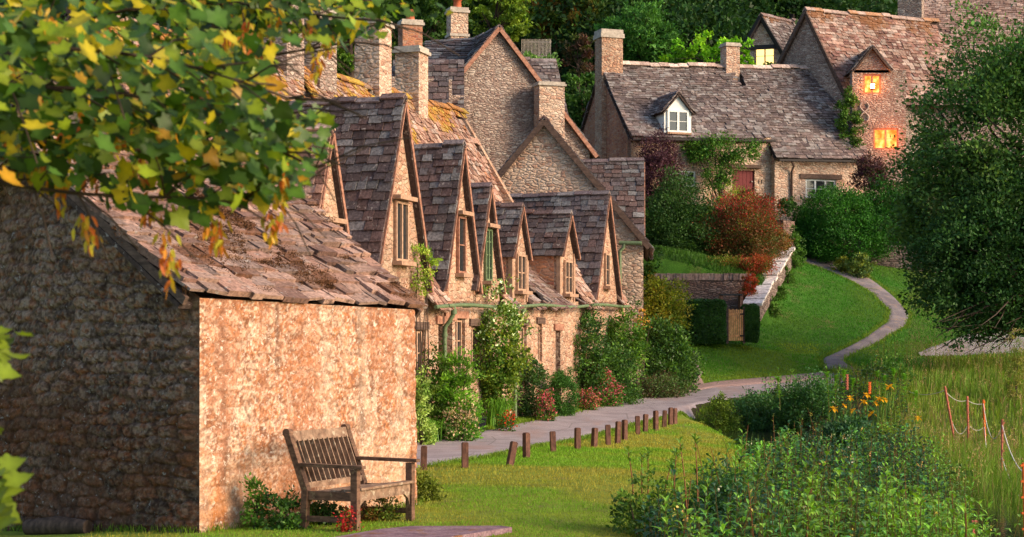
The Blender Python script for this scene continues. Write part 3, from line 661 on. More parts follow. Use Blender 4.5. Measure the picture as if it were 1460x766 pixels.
def cottage(label, d0, d1, gables, holes, seed, wall='rub_warm', wz=None, party=True):
    b = thing('stone_cottage', label, 'cottage', W_(d0)+Z*gz(d0), 'cottages of the lane row')
    mb = MB(); L = (d1-d0)*kd; hs = [((h[0]-d0)*kd, (h[1]-d0)*kd, h[2], h[3]) for h in holes]
    panel(mb, W_(d0), u, n, L-.004, gz(d0)-.5, ez(d0)+.05, hs, 0, .20, ez(d1)+.05)
    # party gable walls filling in under the roof
    for d in ((d0+.02, d1-.25) if party else ()):
        c = W_(d); c2 = W_(d)-n*BK; mb.prism([c-n*.4+Z*(gz(d)-.4), c-n*6.2+Z*(gz(d)-.4), c-n*6.2+Z*3.2, A_([c2[0], c2[1], rz(c2[1])-.12]), c-n*.4+Z*(ez(d)+.30)], u*.2)
    mb.build('wall', M[wall], b)
    return b
def gutter(parent, d0, d1, dn=None, zoff=-.06):
    ds = np.linspace(d0, d1, 8); pts = A_([W_(d)+n*.27+Z*(ez(d)+zoff+.03*math.sin(d*1.3)) for d in ds]); mb = MB()
    mb.tube(pts, .04, 8)
    for d in np.arange(d0+.3, d1, .9): mb.boxes(W_(d)+n*.2+Z*(ez(d)+zoff-.01), u*.015, n*.09, Z*.02)
    g = mb.build('gutter', M['green'], parent)
    for d in (dn or []):
        p = W_(d); z = ez(d)+zoff; mb = MB()
        mb.tube([p+n*.27+Z*z, p+n*.27+Z*(z-.14), p+n*.18+Z*(z-.30), p+n*.08+Z*(z-.42), p+n*.07+Z*(z-.6), p+n*.07+Z*(gz(d)+.05)], .045, 8)
        mb.tube([p+n*.27+Z*(z-.16), p+n*.27+Z*(z-.06)], .065, 8); mb.tube([p+n*.07+Z*(z-.62), p+n*.07+Z*(z-.56)], .062, 8)
        mb.build('downpipe', M['green'], parent)
def wall_win(parent, d0, d1, z0, z1, lights=2, rows=2, lint='lintel', fm='frame'):
    c = W_((d0+d1)/2); w_ = (d1-d0)*kd; window(c-n*.10+Z*z0, u, n, w_-.02, z1-z0-.02, lights, rows, .045, parent, 'window', fm)
    mb = MB(); mb.boxes(c+n*.012+Z*(z1+.085), u*(w_/2+.14), n*.03, Z*.075); mb.build('lintel', M[lint], parent)
def wall_door(parent, d0, d1, z0, z1, mat='lintel'):
    c = W_((d0+d1)/2); w_ = (d1-d0)*kd; mb = MB(); k = 5
    for i in range(k): mb.boxes(c-n*.12+u*(w_*(i+.5)/k-w_/2)+Z*(z0+z1)/2, u*(w_/k/2-.004), n*.02, Z*(z1-z0)/2)
    mb.build('door', M[mat], parent)
    mb = MB(); mb.boxes(c+n*.014+Z*(z1+.09), u*(w_/2+.16), n*.035, Z*.08); mb.build('lintel', M['barge'], parent)
G = dict(over=.12)
# cottage A - nearest, behind the shed
a = cottage('nearest cottage of the lane row, mostly hidden behind the stone shed and the hanging leaves', 26.4, 30.7, [(29.2, .95, 3.0, 5.62)], [(27.2, 28.0, 1.4, 2.2)], 31)
main_roof(a, 26.4, 30.7, [(29.2, .95, 3.0, 5.62)], 32); gutter(a, 26.4, 30.6); wall_win(a, 27.2, 28.0, 1.4, 2.2)
gable_part(a, W_(29.2), u, n, .95, 2.6, 3.0, 5.62, 3.0, 'rub_warm', SL_PINK, 1, .10, .19, win=(0, 3.2, .5, .8, 2, 1, 'frame', True))
# cottage B - tall first gable
gB = (32.25, 1.36, 3.1, 6.60)
b = cottage('cottage whose tall stone gable with a hooded window rises just past the shed', 30.7, 34.0, [gB], [(33.05, 33.5, 1.3, 2.2)], 33)
main_roof(b, 30.7, 34.0, [gB], 34, True); wall_win(b, 33.05, 33.5, 1.3, 2.2); gutter(b, 33.4, 34.0)
gable_part(b, W_(32.25), u, n, 1.36, 2.6, 3.1, 6.60, 3.4, 'rub_warm', SL_GREY, 2, .13, .185, win=(.0, 3.5, .62, 1.15, 2, 1, 'frame', True))
# cottage C - two narrow gables
g2 = (35.35, 1.02, 3.15, 6.08); g3 = (36.95, .86, 3.2, 5.40)
hC = [(dpx(625), dpx(631.5), gz(35)+.02, 2.32), (dpx(637), dpx(645), gz(35)+.02, 2.40), (dpx(649), dpx(663), 1.1, 2.45), (dpx(672), dpx(684), 1.3, 2.3)]
c = cottage('cottage with two steep narrow gables side by side, rose climber over its front', 34.0, 38.05, [g2, g3], hC, 35)
main_roof(c, 34.0, 38.05, [g2, g3], 36); gutter(c, 34.05, 37.9, [34.35])
wall_door(c, hC[0][0], hC[0][1], hC[0][2], hC[0][3]); wall_door(c, hC[1][0], hC[1][1], hC[1][2], hC[1][3]); wall_win(c, hC[2][0], hC[2][1], 1.1, 2.45, 2, 3, 'barge'); wall_win(c, hC[3][0], hC[3][1], 1.3, 2.3, 2, 2)
gable_part(c, W_(g2[0]), u, n, g2[1], 2.7, g2[2], g2[3], 3.2, 'rub_warm', SL_GREY, 3, .12, .185, win=(0, 3.4, .45, 1.2, 1, 2, 'barge', True))
gable_part(c, W_(g3[0]), u, n, g3[1], 2.7, g3[2], g3[3], 3.0, 'rub_warm', SL_GREY, 4, .12, .18, win=(0, 3.3, .42, 1.15, 2, 4, 'green', True))
# cottage D - dormers with brick cheeks
d4 = (39.1, .58, 4.02, 5.15); d4b = (40.35, .34, 4.35, 4.75); d5 = (43.05, .66, 4.27, 5.25)
hD = [(dpx(743), dpx(751), 1.45, 2.35), (dpx(767), dpx(773), 1.5, 2.4), (dpx(792), dpx(799), gz(42)+.05, 2.25)]
d = cottage('cottage with small brick cheeked dormers above a low sweep of slates', 38.05, 43.9, [], hD, 37, 'rub_warm')
main_roof(d, 38.05, 43.75, [d4, d4b, d5], 38, knee=(1.45, 4.25)); gutter(d, 38.2, 43.6, [38.6])
for h, k in zip(hD[:2], (2, 2)): wall_win(d, h[0], h[1], h[2], h[3], k, 2, 'lintel')
wall_door(d, hD[2][0], hD[2][1], hD[2][2], hD[2][3])
gable_part(d, W_(d4[0]), u, n, d4[1], 2.9, d4[2], d4[3], 2.6, 'rub_warm', SL_GREY, 5, .10, .15, cheek='brick', bw=.07, eave=.1, win=(0, 3.15, .6, .85, 2, 2, 'frame', False))
gable_part(d, W_(d5[0])-n*.12, u, n, d5[1], 3.0, d5[2], d5[3], 2.4, 'rub_warm', SL_GREY, 6, .14, .15, cheek='brick', bw=.07, eave=.12, win=(0, 3.2, .65, .85, 2, 2, 'frame', False))
# little boxed dormer between them
c4 = W_(d4b[0])-n*.75
gable_part(d, c4, u, n, .36, 3.5, 4.75, 5.05, 1.6, 'black', SL_GREY, 7, .10, .14, bw=.05, win=(0, 3.85, .5, .75, 2, 1, 'lintel', False))
# cottage F - big gable of the low end block
gF = (46.15, 1.25, 3.25, 6.02)
f = cottage('low end cottage with one broad dark slated gable beside the tall end cottage', 43.9, 48.1, [gF], [(44.9, 45.5, 1.5, 2.4)], 39, 'rub_warm', party=False)
main_roof(f, 43.76, 47.9, [gF], 40, ztop=4.9); gutter(f, 43.9, 47.6); wall_win(f, 44.9, 45.5, 1.5, 2.4)
gable_part(f, W_(gF[0]), u, n, gF[1], 2.8, gF[2], gF[3], 3.9, 'rub_warm', SL_GREY, 8, .12, .19, win=(0, 3.5, .4, .9, 1, 2, 'frame', False))
# chimneys of the row
def on_ridge(px): dd = 16.5/(.34-(px-730)/F); return A_([(px-730)*dd/F, dd, 0])
chimney(a, on_ridge(402), u, .8, .62, 5.5, 9.1, 'rub_grey')
chimney(b, on_ridge(447), u, .85, .70, 5.5, 9.0, 'rub_grey')
chimney(c, on_ridge(532), u, .72, .62, 6.0, 9.28, 'rub_pink', .16)
chimney(d, on_ridge(587), u, .62, .62, 6.0, 9.02, 'rub_pink', .16)

# ================================================================== E: tall end house facing us
def house_gable(b, c, ug_, nb, hw, zb, zeL, zeR, za, L, wall, pal, seed, over=.15, smat='slate_far', course=.2, barge='barge', bw=.14, both=True, wr=(.22, .42), capc=None):
    """gable end facing the camera: c = apex foot, ug_ = to the right, nb = backwards"""
    mb = MB(); mb.prism([c-ug_*hw+Z*zb, c+ug_*hw+Z*zb, c+ug_*hw+Z*zeR, c+Z*za, c-ug_*hw+Z*zeL], nb*L); mb.build('wall', M[wall], b)
    rb = MB()
    for s, ze in ((-1, zeL), (1, zeR)):
        k = 1.07; foot = ug_*s*hw*k+Z*(za-(za-ze)*k)
        slates(rb, c+foot-nb*over, c+foot+nb*(L+over), c+Z*za+nb*(L+over), c+Z*za-nb*over, course, wr, .03, pal, seed+s)
    ridge(rb, c+Z*(za+.05)-nb*over, c+Z*(za+.05)+nb*(L+over), .16, pal, seed); r = rb.build('roof', M[smat], b)
    if barge:
        bb = MB()
        for s, ze in ((-1, zeL), (1, zeR)):
            k = 1.06; p = c+Z*(za-.06)-nb*(over-.03); q = c+ug_*s*hw*k+Z*(za-(za-ze)*k-.06)-nb*(over-.03); dr = unit(q-p); pn = unit(np.cross(dr, nb))
            bb.boxes((p+q)/2, (q-p)/2, nb*.04, pn*bw/2)
        bb.build('bargeboard', M[barge], r)
    return r
e = thing('stone_cottage', 'tall end cottage, its plain rubble gable facing us, green downpipe at its corner', 'cottage', (3.77, 48.5, .5), 'cottages of the lane row')
uE = A_([1., -.09, 0]); uE = unit(uE); nE = unit(A_([.075, 1, 0]))
cE = P(776, 170, 48.75); cE[2] = 0
house_gable(e, cE, uE, nE, 2.86, -.2, 4.95, 4.95, 8.42, 7.5, 'rub_pink', SL_GREY, 50, .16, 'slate', .19, 'lintel', .16)
gable_part(e, A_([3.93, 50.6, 0]), nE, unit(A_([1, -.075, 0])), 1.85, 0, 4.95, 7.42, 2.6, 'rub_pink', SL_GREY, 9, .05, .19, 'slate', bw=.1)
mb = MB(); q = P(884, 0, 48.25); pz = lambda y: ZC-(y-HZ)*48.2/F
x0 = q[0]; mb.tube([[x0-.02, 48.33, pz(346)-.0], [x0+.62, 48.22, pz(347)]], .06, 8)
mb.tube([[x0+.12, 48.3, pz(348)], [x0+.1, 48.3, pz(353)], [x0+.0, 48.3, pz(358)], [x0+.0, 48.3, pz(364)], [x0+.0, 48.3, pz(430)], [x0, 48.3, .6]], .05, 8)
mb.boxes([x0, 48.28, pz(432)], [.12, 0, 0], [0, .08, 0], [0, 0, .07]); mb.boxes([x0, 48.28, pz(437)], [.08, 0, 0], [0, .06, 0], [0, 0, .06])
mb.build('downpipe', M['green'], e)

# ================================================================== G: big gabled house behind the row
g = thing('stone_house', 'large rubble house with a wide grey gable standing behind the lane row', 'house', (-.5, 60, 5))
uG = unit(A_([.949, .316, 0])); nG = unit(A_([-.316, .949, 0])); cG = P(710, 37, 60.); cG[2] = 0
house_gable(g, cG, uG, nG, 3.5, 2, 9.0, 9.0, 13.2, 8, 'rub_grey', SL_GREY, 60, .2, 'slate', .2, 'barge', .14)
chimney(g, A_([*(P(652, 40, 64.)[:2]), 0]), uG, .68, .6, 10.5, P(0, 20, 64)[2], 'rub_pink', .2, 1.0, P(0, 52, 64)[2])
chimney(g, A_([*(P(783, 40, 60.0)[:2]), 0]), uG, .95, .6, 3, P(0, 124, 60)[2], 'rub_pink', .14)
# low wing on the left facing us, brick stack on it
mb = MB(); z88, z165 = P(0, 88, 58)[2], P(0, 172, 57)[2]
Aw, Bw = P(560, 172, 56.6), P(662, 172, 56.6); Cw, Dw = P(662, 88, 58.6), P(560, 88, 58.6)
slates(mb, Aw, Bw, Cw, Dw, .22, (.25, .45), .03, SL_GREY, 61); ridge(mb, Dw, Cw, .15, SL_GREY, 61)
B2, A2 = P(690, 56, 62), P(606, 60, 63); slates(mb, P(606, 95, 60), P(680, 95, 60), B2, A2, .22, (.25, .45), .03, SL_GREY, 62); ridge(mb, A2, B2, .15, SL_GREY, 62)
mb.build('wing_roof', M['slate'], g)
mb = MB(); mb.boxes((P(612, 240, 57.8)+P(612, 172, 57.8))/2, uG*1.2, nG*.9, Z*1.6); mb.build('wing_wall', M['rub_grey'], g)
mb = MB(); slates(mb, P(745, 168, 62.5), P(812, 172, 62.5), P(793, 86, 64.5), P(738, 86, 64.5), .2, (.25, .45), .03, SL_FAR, 63); ridge(mb, P(738, 85, 64.5), P(793, 85, 64.5), .15, SL_FAR, 3)
mb.prism([P(745, 240, 62.8), P(812, 240, 62.8), P(812, 175, 62.8), P(790, 92, 64.6), P(745, 92, 64.6)], A_([0, 1.2, 0]), (.3, .22, .18))
mb.build('right_wing_roof', M['slate_far'], g)
h = thing('stone_house', 'house hidden behind the row, showing only its square red brick chimney stack', 'house', P(585, 75, 57))
chimney(h, A_([*(P(585, 60, 56.)[:2]), 0]), uG, .68, .6, 6.5, P(0, 38, 56)[2], 'brick', .18, .9)
mb = MB(); slates(mb, P(540, 150, 55.2), P(640, 150, 55.2), P(640, 97, 56.2), P(540, 97, 56.2), .22, (.25, .45), .03, SL_GREY, 64)
mb.build('roof', M['slate'], h)
mb = MB(); mb.boxes((P(592, 240, 56.2)+P(592, 118, 56.2))/2, uG*1.1, nG*.6, Z*1.5); mb.build('wall', M['rub_grey'], h)

# ================================================================== far cottage on the bank
fc = thing('stone_cottage', 'cottage on the bank with dark red door and white dormer', 'cottage', (4.96, 70, 7.9))
uf = unit(A_([.944, .33, 0])); bf = unit(A_([-.33, .944, 0])); nf = -bf; o = A_([4.96, 70, 0.])
def tf(px):  # distance along the front for a photo column
    k = (px-730)/F; return (k*70-4.96)/(uf[0]-k*uf[1])
def yz(py, px): p = o+uf*tf(px); return ZC-(py-HZ)*p[1]/F
Lf = 10.8; tj = tf(1099)
holes = [(tf(955), tf(992), yz(266, 970), yz(243, 970)), (tf(1044), tf(1076), yz(292, 1060), yz(243, 1060)), (tf(1143), tf(1186), yz(284, 1165), yz(257, 1165))]
mb = MB(); panel(mb, o, uf, nf, tj, 6.8, 10.75, holes[:2], 0, .15, 10.85, .4)
o2 = o+uf*tj+nf*.35; panel(mb, o2, uf, nf, Lf-tj, 6.8, 9.98, [(holes[2][0]-tj, holes[2][1]-tj, holes[2][2], holes[2][3])], 0, .15, 10.05, .4)
mb.build('wall', M['rub_pink'], fc)
mb = MB(); De = 6.3; zr0, zr1 = 14.05, 14.4
mb.prism([o+Z*6.8, o+bf*De+Z*6.8, o+bf*De+Z*10.4, o+bf*3.1+Z*(zr0-.12), o+Z*10.62], uf*.35)
mb.build('gable_wall', M['brick'], fc)
mb = MB(); oe = o+uf*Lf; mb.prism([oe+Z*6.8, oe+bf*De+Z*6.8, oe+bf*De+Z*10.4, oe+bf*3.1+Z*(zr1-.15), oe+nf*.3+Z*9.9], -uf*.35); mb.build('end_wall', M['rub_pink'], fc)
mb = MB()
fs = lambda t, off, z: o+uf*t+nf*off+Z*z
slates(mb, fs(-.12, .28, 10.52), fs(tj, .28, 10.72), fs(tj, -3.1, zr0+(zr1-zr0)*.6), fs(-.12, -3.1, zr0), .155, (.2, .42), .03, SL_FAR, 71, None, None, 1.2, 0, True, .12)
slates(mb, fs(tj-.1, .62, 9.85), fs(Lf+.25, .62, 9.95), fs(Lf+.1, -3.1, zr1), fs(tj, -3.1, zr0+(zr1-zr0)*.6), .155, (.2, .42), .03, SL_FAR, 72, None, None, 1.2, 0, True, .05)
slates(mb, fs(Lf+.1, -De-.2, 10.3), fs(-.12, -De-.2, 10.3), fs(-.12, -3.1, zr0), fs(Lf+.1, -3.1, zr1), .24, (.25, .45), .03, SL_FAR, 73)
ridge(mb, fs(-.12, -3.1, zr0+.06), fs(Lf+.1, -3.1, zr1+.06), .2, [(.42, .32, .27), (.36, .26, .22), (.48, .38, .33)], 7)
mb.build('roof', M['slate_far'], fc)
mb = MB(); mb.bar(fs(-.1, .40, 10.40), fs(tj, .40, 10.58), .09, .09); mb.bar(fs(tj, .74, 9.72), fs(Lf, .74, 9.82), .09, .09); mb.build('gutter', M['black'], fc)
mb = MB(); t_ = tf(1122); mb.tube([fs(t_-.15, .72, 9.70), fs(t_, .6, 9.5), fs(t_, .43, 9.3), fs(t_, .41, 7.7)], .05, 8); mb.build('downpipe', M['lintel'], fc)
def on_fr(px): k = (px-730)/F; b0 = o-nf*3.1; t = (k*b0[1]-b0[0])/(uf[0]-k*uf[1]); return b0+uf*t
chimney(fc, on_fr(868), uf, .98, .8, 6.8, P(0, 56, 73)[2], 'rub_warm', .36)
chimney(fc, on_fr(1041), uf, .66, .6, 12.4, P(0, 68, 75)[2], 'rub_pink', .16)
hh = holes[0]; window(fs((hh[0]+hh[1])/2, -.08, hh[2]), uf, nf, hh[1]-hh[0], hh[3]-hh[2], 3, 2, .07, fc, 'window', 'white', sill=True)
hh = holes[2]; window(fs((hh[0]+hh[1])/2, .35-.08, hh[2]), uf, nf, hh[1]-hh[0], hh[3]-hh[2], 3, 2, .07, fc, 'window', 'white', sill=True)
hh = holes[1]; mb = MB(); k = 6; wd_ = hh[1]-hh[0]
for i in range(k): mb.boxes(fs(hh[0]+wd_*(i+.5)/k, -.09, (hh[2]+hh[3])/2), uf*(wd_/k/2-.006), nf*.02, Z*(hh[3]-hh[2])/2)
dd_ = mb.build('door', M['door'], fc); mb = MB(); mb.tube([fs(hh[1]-.12, -.06, hh[2]+1.0), fs(hh[1]-.12, .0, hh[2]+1.0)], .03, 8); mb.build('handle', M['iron'], dd_)
mb = MB(); mb.boxes(fs(hh[0]+wd_/2, .07, hh[3]+.16), uf*(wd_/2+.22), nf*.12, Z*.07); mb.build('door_canopy', M['lintel'], fc)
mb = MB(); hh = holes[2]; mb.boxes(fs((hh[0]+hh[1])/2, .37, hh[3]+.12), uf*((hh[1]-hh[0])/2+.28), nf*.03, Z*.10); mb.build('lintel', M['lintel'], fc)
tn = bpy.data.curves.new('house_number', 'FONT'); tn.body = '11'; tn.size = .26; tn.extrude = .006; tn.materials.append(M['black'])
tc = bpy.data.objects.new('house_number', tn); SC.collection.objects.link(tc); bpy.context.view_layer.update()
tm = bpy.data.meshes.new_from_object(tc.evaluated_get(bpy.context.evaluated_depsgraph_get())); bpy.data.objects.remove(tc)
to = bpy.data.objects.new('house_number', tm); SC.collection.objects.link(to); to.parent = fc
pp = fs(holes[1][1]+.13, .02, yz(262, 1083)); to.location = tuple(pp-A_(fc.location)); to.rotation_euler = (math.radians(90), 0, math.atan2(uf[1], uf[0]))
# dormer: white fronted
td = tf(963)+.05; cD = fs(td, .12, 0); zb_, zf_, za_ = yz(192, 963), yz(157, 963)+.0, yz(133, 963)
mb = MB(); mb.prism([cD-uf*.62+Z*zb_, cD+uf*.62+Z*zb_, cD+uf*.62+Z*zf_, cD+Z*(za_-.08), cD-uf*.62+Z*zf_], bf*2.2); dm = mb.build('dormer', M['white'], fc)
mb = MB()
for s in (-1, 1):
    kx = 1.22; ft = uf*s*.62*kx+Z*(za_-(za_-zf_)*kx); slates(mb, cD+ft+nf*.14, cD+ft+bf*2.4, cD+Z*za_+bf*2.6, cD+Z*za_+nf*.14, .14, (.15, .3), .025, SL_FAR, 80+s)
ridge(mb, cD+Z*(za_+.03)+nf*.14, cD+Z*(za_+.03)+bf*2.5, .12, SL_FAR, 8); mb.build('dormer_roof', M['slate_far'], dm)
window(cD+nf*.03+Z*(zb_+.06), uf, nf, .98, zf_-zb_-.08, 2, 2, .09, dm, 'window', 'white', sill=True)

# ================================================================== R: house with lit windows, and its annex
rh = thing('stone_house', 'upper right house with orange lit windows and a steep mossy roof', 'house', P(1200, 200, 76))
uR = unit(A_([.93, -.36, 0])); bR = unit(A_([.93, .40, 0]))           # gable to the right; ridge runs right and back
cR = P(1152, 14, 76); za = cR[2]; cR[2] = 0
# gable plane: foot points of the two verges
fl = P(1108, 100, 77.4); fr = P(1206, 128, 74.8)
mb = MB(); ap = P(1152, 14, 76)
Lr = bR*7.2
mb.prism([A_([fl[0], fl[1], 8]), A_([fr[0], fr[1], 8]), fr-Z*.1, ap-Z*.15, fl-Z*.1], Lr); mb.build('wall', M['rub_grey'], rh)
mb = MB(); ov = -bR*.18
def rmoss(c, v, ck, r):
    k = sstep(v+.9*(.5*fbm(c*.9+7)+.5*fbm(c*3+1)-.5), .84, .95)[:, None]*.75; return ck*(1-k)+A_((.20, .085, .03))*k
fr2 = fr+(fr-ap)*.05; fl2 = fl+(fl-ap)*.05
slates(mb, fr2+ov, fr2+Lr, ap+Lr, ap+ov, .17, (.22, .42), .03, [(.26,.13,.10),(.34,.20,.16),(.19,.09,.075),(.38,.26,.22)], 90, None, rmoss, 1.3)
slates(mb, fl2+Lr, fl2+ov, ap+ov, ap+Lr, .2, (.22, .42), .03, SL_FAR, 91); ridge(mb, ap+ov+Z*.05, ap+Lr+Z*.05, .2, [(.3, .16, .09), (.34, .24, .2)], 9)
rr_ = mb.build('roof', M['slate_far'], rh)
mb = MB()
for q in (fl2, fr2):
    dr = unit(q-ap); pn = unit(np.cross(dr, bR)); mb.boxes((q+ap)/2+ov*.9-Z*.1, (q-ap)/2, bR*.04, pn*.10)
mb.build('bargeboard', M['lintel'], rr_)
cc_ = P(1299, 60, 79.5); chimney(rh, cc_, uR, 1.1, .9, 12.5, P(0, -6, 79.5)[2], 'rub_grey', .2)
# right higher wing behind the tree
mb = MB(); slates(mb, P(1290, 150, 76), P(1480, 150, 76), P(1480, -30, 82), P(1305, -20, 82), .17, (.22, .42), .03, [(.34,.20,.16),(.42,.28,.23),(.28,.16,.13)], 92, None, None, 1.2)
mb.build('wing_roof', M['slate_far'], rh)
mb = MB(); mb.box(P(1290, 330, 76.4)*A_([1, 1, 1]), P(1480, 152, 76.4)+A_([0, 2, 0])); mb.build('wing_wall', M['rub_grey'], rh)
# front wall bay carrying the lit windows
nRf = A_([0, -1., 0]); uRf = A_([1., 0, 0]); dW = 73.6
A0 = P(1215, 300, dW); wW = P(1292, 0, dW)[0]-A0[0]
qx = lambda px: P(px, 0, dW)[0]-A0[0]; qz = lambda py: P(0, py, dW)[2]
mb = MB(); hl = [(qx(1231), qx(1256), qz(134), qz(106)), (qx(1245), qx(1281), qz(213), qz(183))]
panel(mb, A0, uRf, nRf, wW, 7.5, qz(100), hl, 0, .12, None, .5); mb.build('front_wall', M['rub_grey'], rh)
for hl_, k in zip(hl, (2, 2)):
    window(A_([A0[0]+(hl_[0]+hl_[1])/2, dW+.06, hl_[2]]), uRf, nRf, hl_[1]-hl_[0], hl_[3]-hl_[2], 2, 2, .07, rh, 'lit_window', 'barge', 'lit')
cg = A_([A0[0]+(qx(1243)), dW, 0])
gable_part(rh, cg, uRf, nRf, .78, qz(104), qz(98), qz(66), 2.5, 'rub_grey', SL_FAR, 10, .16, .15, 'slate_far', bw=.09, barge='lintel')
mb = MB()   # iron tie cross on the wall
for s in (-1, 1):
    pts = [A_([A0[0]+qx(1232)+s*.16*math.sin(t*1.0)*1.2, dW-.05, qz(160)+t*.16]) for t in np.linspace(-2.6, 2.6, 14)]; mb.tube(pts, .035, 6)
mb.build('wall_tie', M['iron'], rh)
lt = thing('wall_lantern', 'small glowing lantern fixed under the dormer of the upper right house', 'lantern', (A0[0]+qx(1243), dW-.16, qz(124)))
mb = MB(); L0 = A_(lt.location); mb.boxes(L0, A_([.07, 0, 0]), A_([0, .07, 0]), A_([0, 0, .10])); mb.build('lamp_glass', M['lamp'], lt)
mb = MB(); mb.boxes(L0+A_([0, .085, 0]), A_([.03, 0, 0]), A_([0, .015, 0]), A_([0, 0, .14])); mb.boxes(L0+Z*.13, A_([.10, 0, 0]), A_([0, .10, 0]), A_([0, 0, .02])); mb.boxes(L0-Z*.12, A_([.09, 0, 0]), A_([0, .09, 0]), A_([0, 0, .015])); mb.boxes(L0+A_([0, .1, .14]), A_([.02, 0, 0]), A_([0, .09, 0]), A_([0, 0, .02])); mb.build('lantern_frame', M['black'], lt)
def plight(nm, loc, e, col, r=.15):
    l = bpy.data.lights.new(nm, 'POINT'); l.energy = e; l.color = col; l.shadow_soft_size = r; q = bpy.data.objects.new(nm, l); q.location = tuple(loc); SC.collection.objects.link(q)
    return q
plight('lantern_light', L0+A_([0, -.25, 0]), 26, (1, .20, .03))
plight('window_light', A_([A0[0]+qx(1268), dW-.5, qz(198)]), 45, (1, .20, .03), .3)
an = thing('stone_annex', 'small gabled annex with black bargeboards and a yellow lit window above the far roof', 'annex', P(1090, 95, 82))
uA = unit(A_([.96, -.28, 0])); bA = unit(A_([.75, .66, 0])); cA = P(1088, 22, 82); za = cA[2]; cA[2] = 0; hwA = .98
mb = MB(); zfA = P(0, 72, 82)[2]; mb.prism([cA-uA*hwA+Z*9, cA+uA*hwA+Z*9, cA+uA*hwA+Z*zfA, cA+Z*(za-.1), cA-uA*hwA+Z*zfA], bA*5); mb.build('wall', M['rub_pink'], an)
mb = MB()
for s in (-1, 1):
    ft = uA*s*hwA*1.15+Z*(za-(za-zfA)*1.15); slates(mb, cA+ft-bA*.2, cA+ft+bA*5, cA+Z*za+bA*5, cA+Z*za-bA*.2, .17, (.22, .4), .03, SL_FAR, 95+s, None, rmoss)
ridge(mb, cA+Z*(za+.04)-bA*.2, cA+Z*(za+.04)+bA*5, .18, SL_FAR, 9); rq = mb.build('roof', M['slate_far'], an)
mb = MB()
for s in (-1, 1):
    p = cA+Z*(za-.08)-bA*.2; q = cA+uA*s*hwA*1.15+Z*(za-(za-zfA)*1.15-.08)-bA*.2; mb.boxes((p+q)/2, (q-p)/2, bA*.05, unit(np.cross(unit(q-p), bA))*.10)
mb.boxes(cA-bA*.03+Z*(zfA+.15), uA*hwA*.95, bA*.06, Z*.11); mb.build('black_beams', M['black'], an)
window(cA-bA*.04+uA*.12+Z*(P(0, 95, 82)[2]), uA, unit(A_([-.28, -.96, 0])), .95, 1.0, 2, 2, .06, an, 'lit_window', 'dress', 'lit2')
# ================================================================== foliage builders
def rhomb(mb, c, ln, wd, dirv, nrm, col, mat=0):
    """flat leaf, 4 vertices; c centre (N,3)"""
    d = unitr(dirv); s = unitr(np.cross(nrm, d)); N = len(c)
    ln = np.broadcast_to(ln, (N,))[:, None]/2; wd = np.broadcast_to(wd, (N,))[:, None]/2
    v = np.stack([c-d*ln, c+s*wd-d*ln*.1, c+d*ln, c-s*wd-d*ln*.1], 1).reshape(-1, 3)
    mb.add(v, np.arange(4*N).reshape(N, 4), np.repeat(np.broadcast_to(col, (N, 3)), 4, 0), mat)
def lance(mb, b, dirv, nrm, ln, wd, col, mat=0, fold=.25, droop=.25):
    """folded and arched leaf from its base b, 8 vertices"""
    N = len(b); d = unitr(dirv); s = unitr(np.cross(nrm, d)); q = np.cross(d, s)
    ln = np.broadcast_to(ln, (N,))[:, None]; wd = np.broadcast_to(wd, (N,))[:, None]/2
    m1 = b+d*ln*.35+q*ln*.06; m2 = b+d*ln*.7-q*0-Z*ln*droop*.35; t = b+d*ln-Z*ln*droop
    v = np.stack([b, m1+s*wd+q*wd*fold, m1, m1-s*wd+q*wd*fold, m2+s*wd*.8+q*wd*fold, m2, m2-s*wd*.8+q*wd*fold, t], 1).reshape(-1, 3)
    k = np.arange(N)[:, None, None]*8; f = (k+A_([[1, 4, 5, 2], [2, 5, 6, 3]])[None]).reshape(-1, 4); f3 = (k+A_([[0, 1, 2], [0, 2, 3], [4, 7, 5], [5, 7, 6]])[None]).reshape(-1, 3)
    c = np.repeat(np.broadcast_to(col, (N, 3)), 8, 0); n0 = mb.n
    mb.add(v, f, c, mat); mb.f.append(f3+n0); mb.m.append((mat, len(f3))); mb.sm.append(False)
def rdir(r, N, up=0.):
    v = unitr(r.normal(size=(N, 3))); v[:, 2] += up; return unitr(v)
def pal_mix(r, pal, N, clump=None):
    pal = A_(pal, float); i = r.integers(0, len(pal), N); j = r.integers(0, len(pal), N); t = r.random((N, 1)); c = pal[i]*(1-t)+pal[j]*t
    return c*r.uniform(.7, 1.35, (N, 1))*A_([1.12, 1.42, .95])
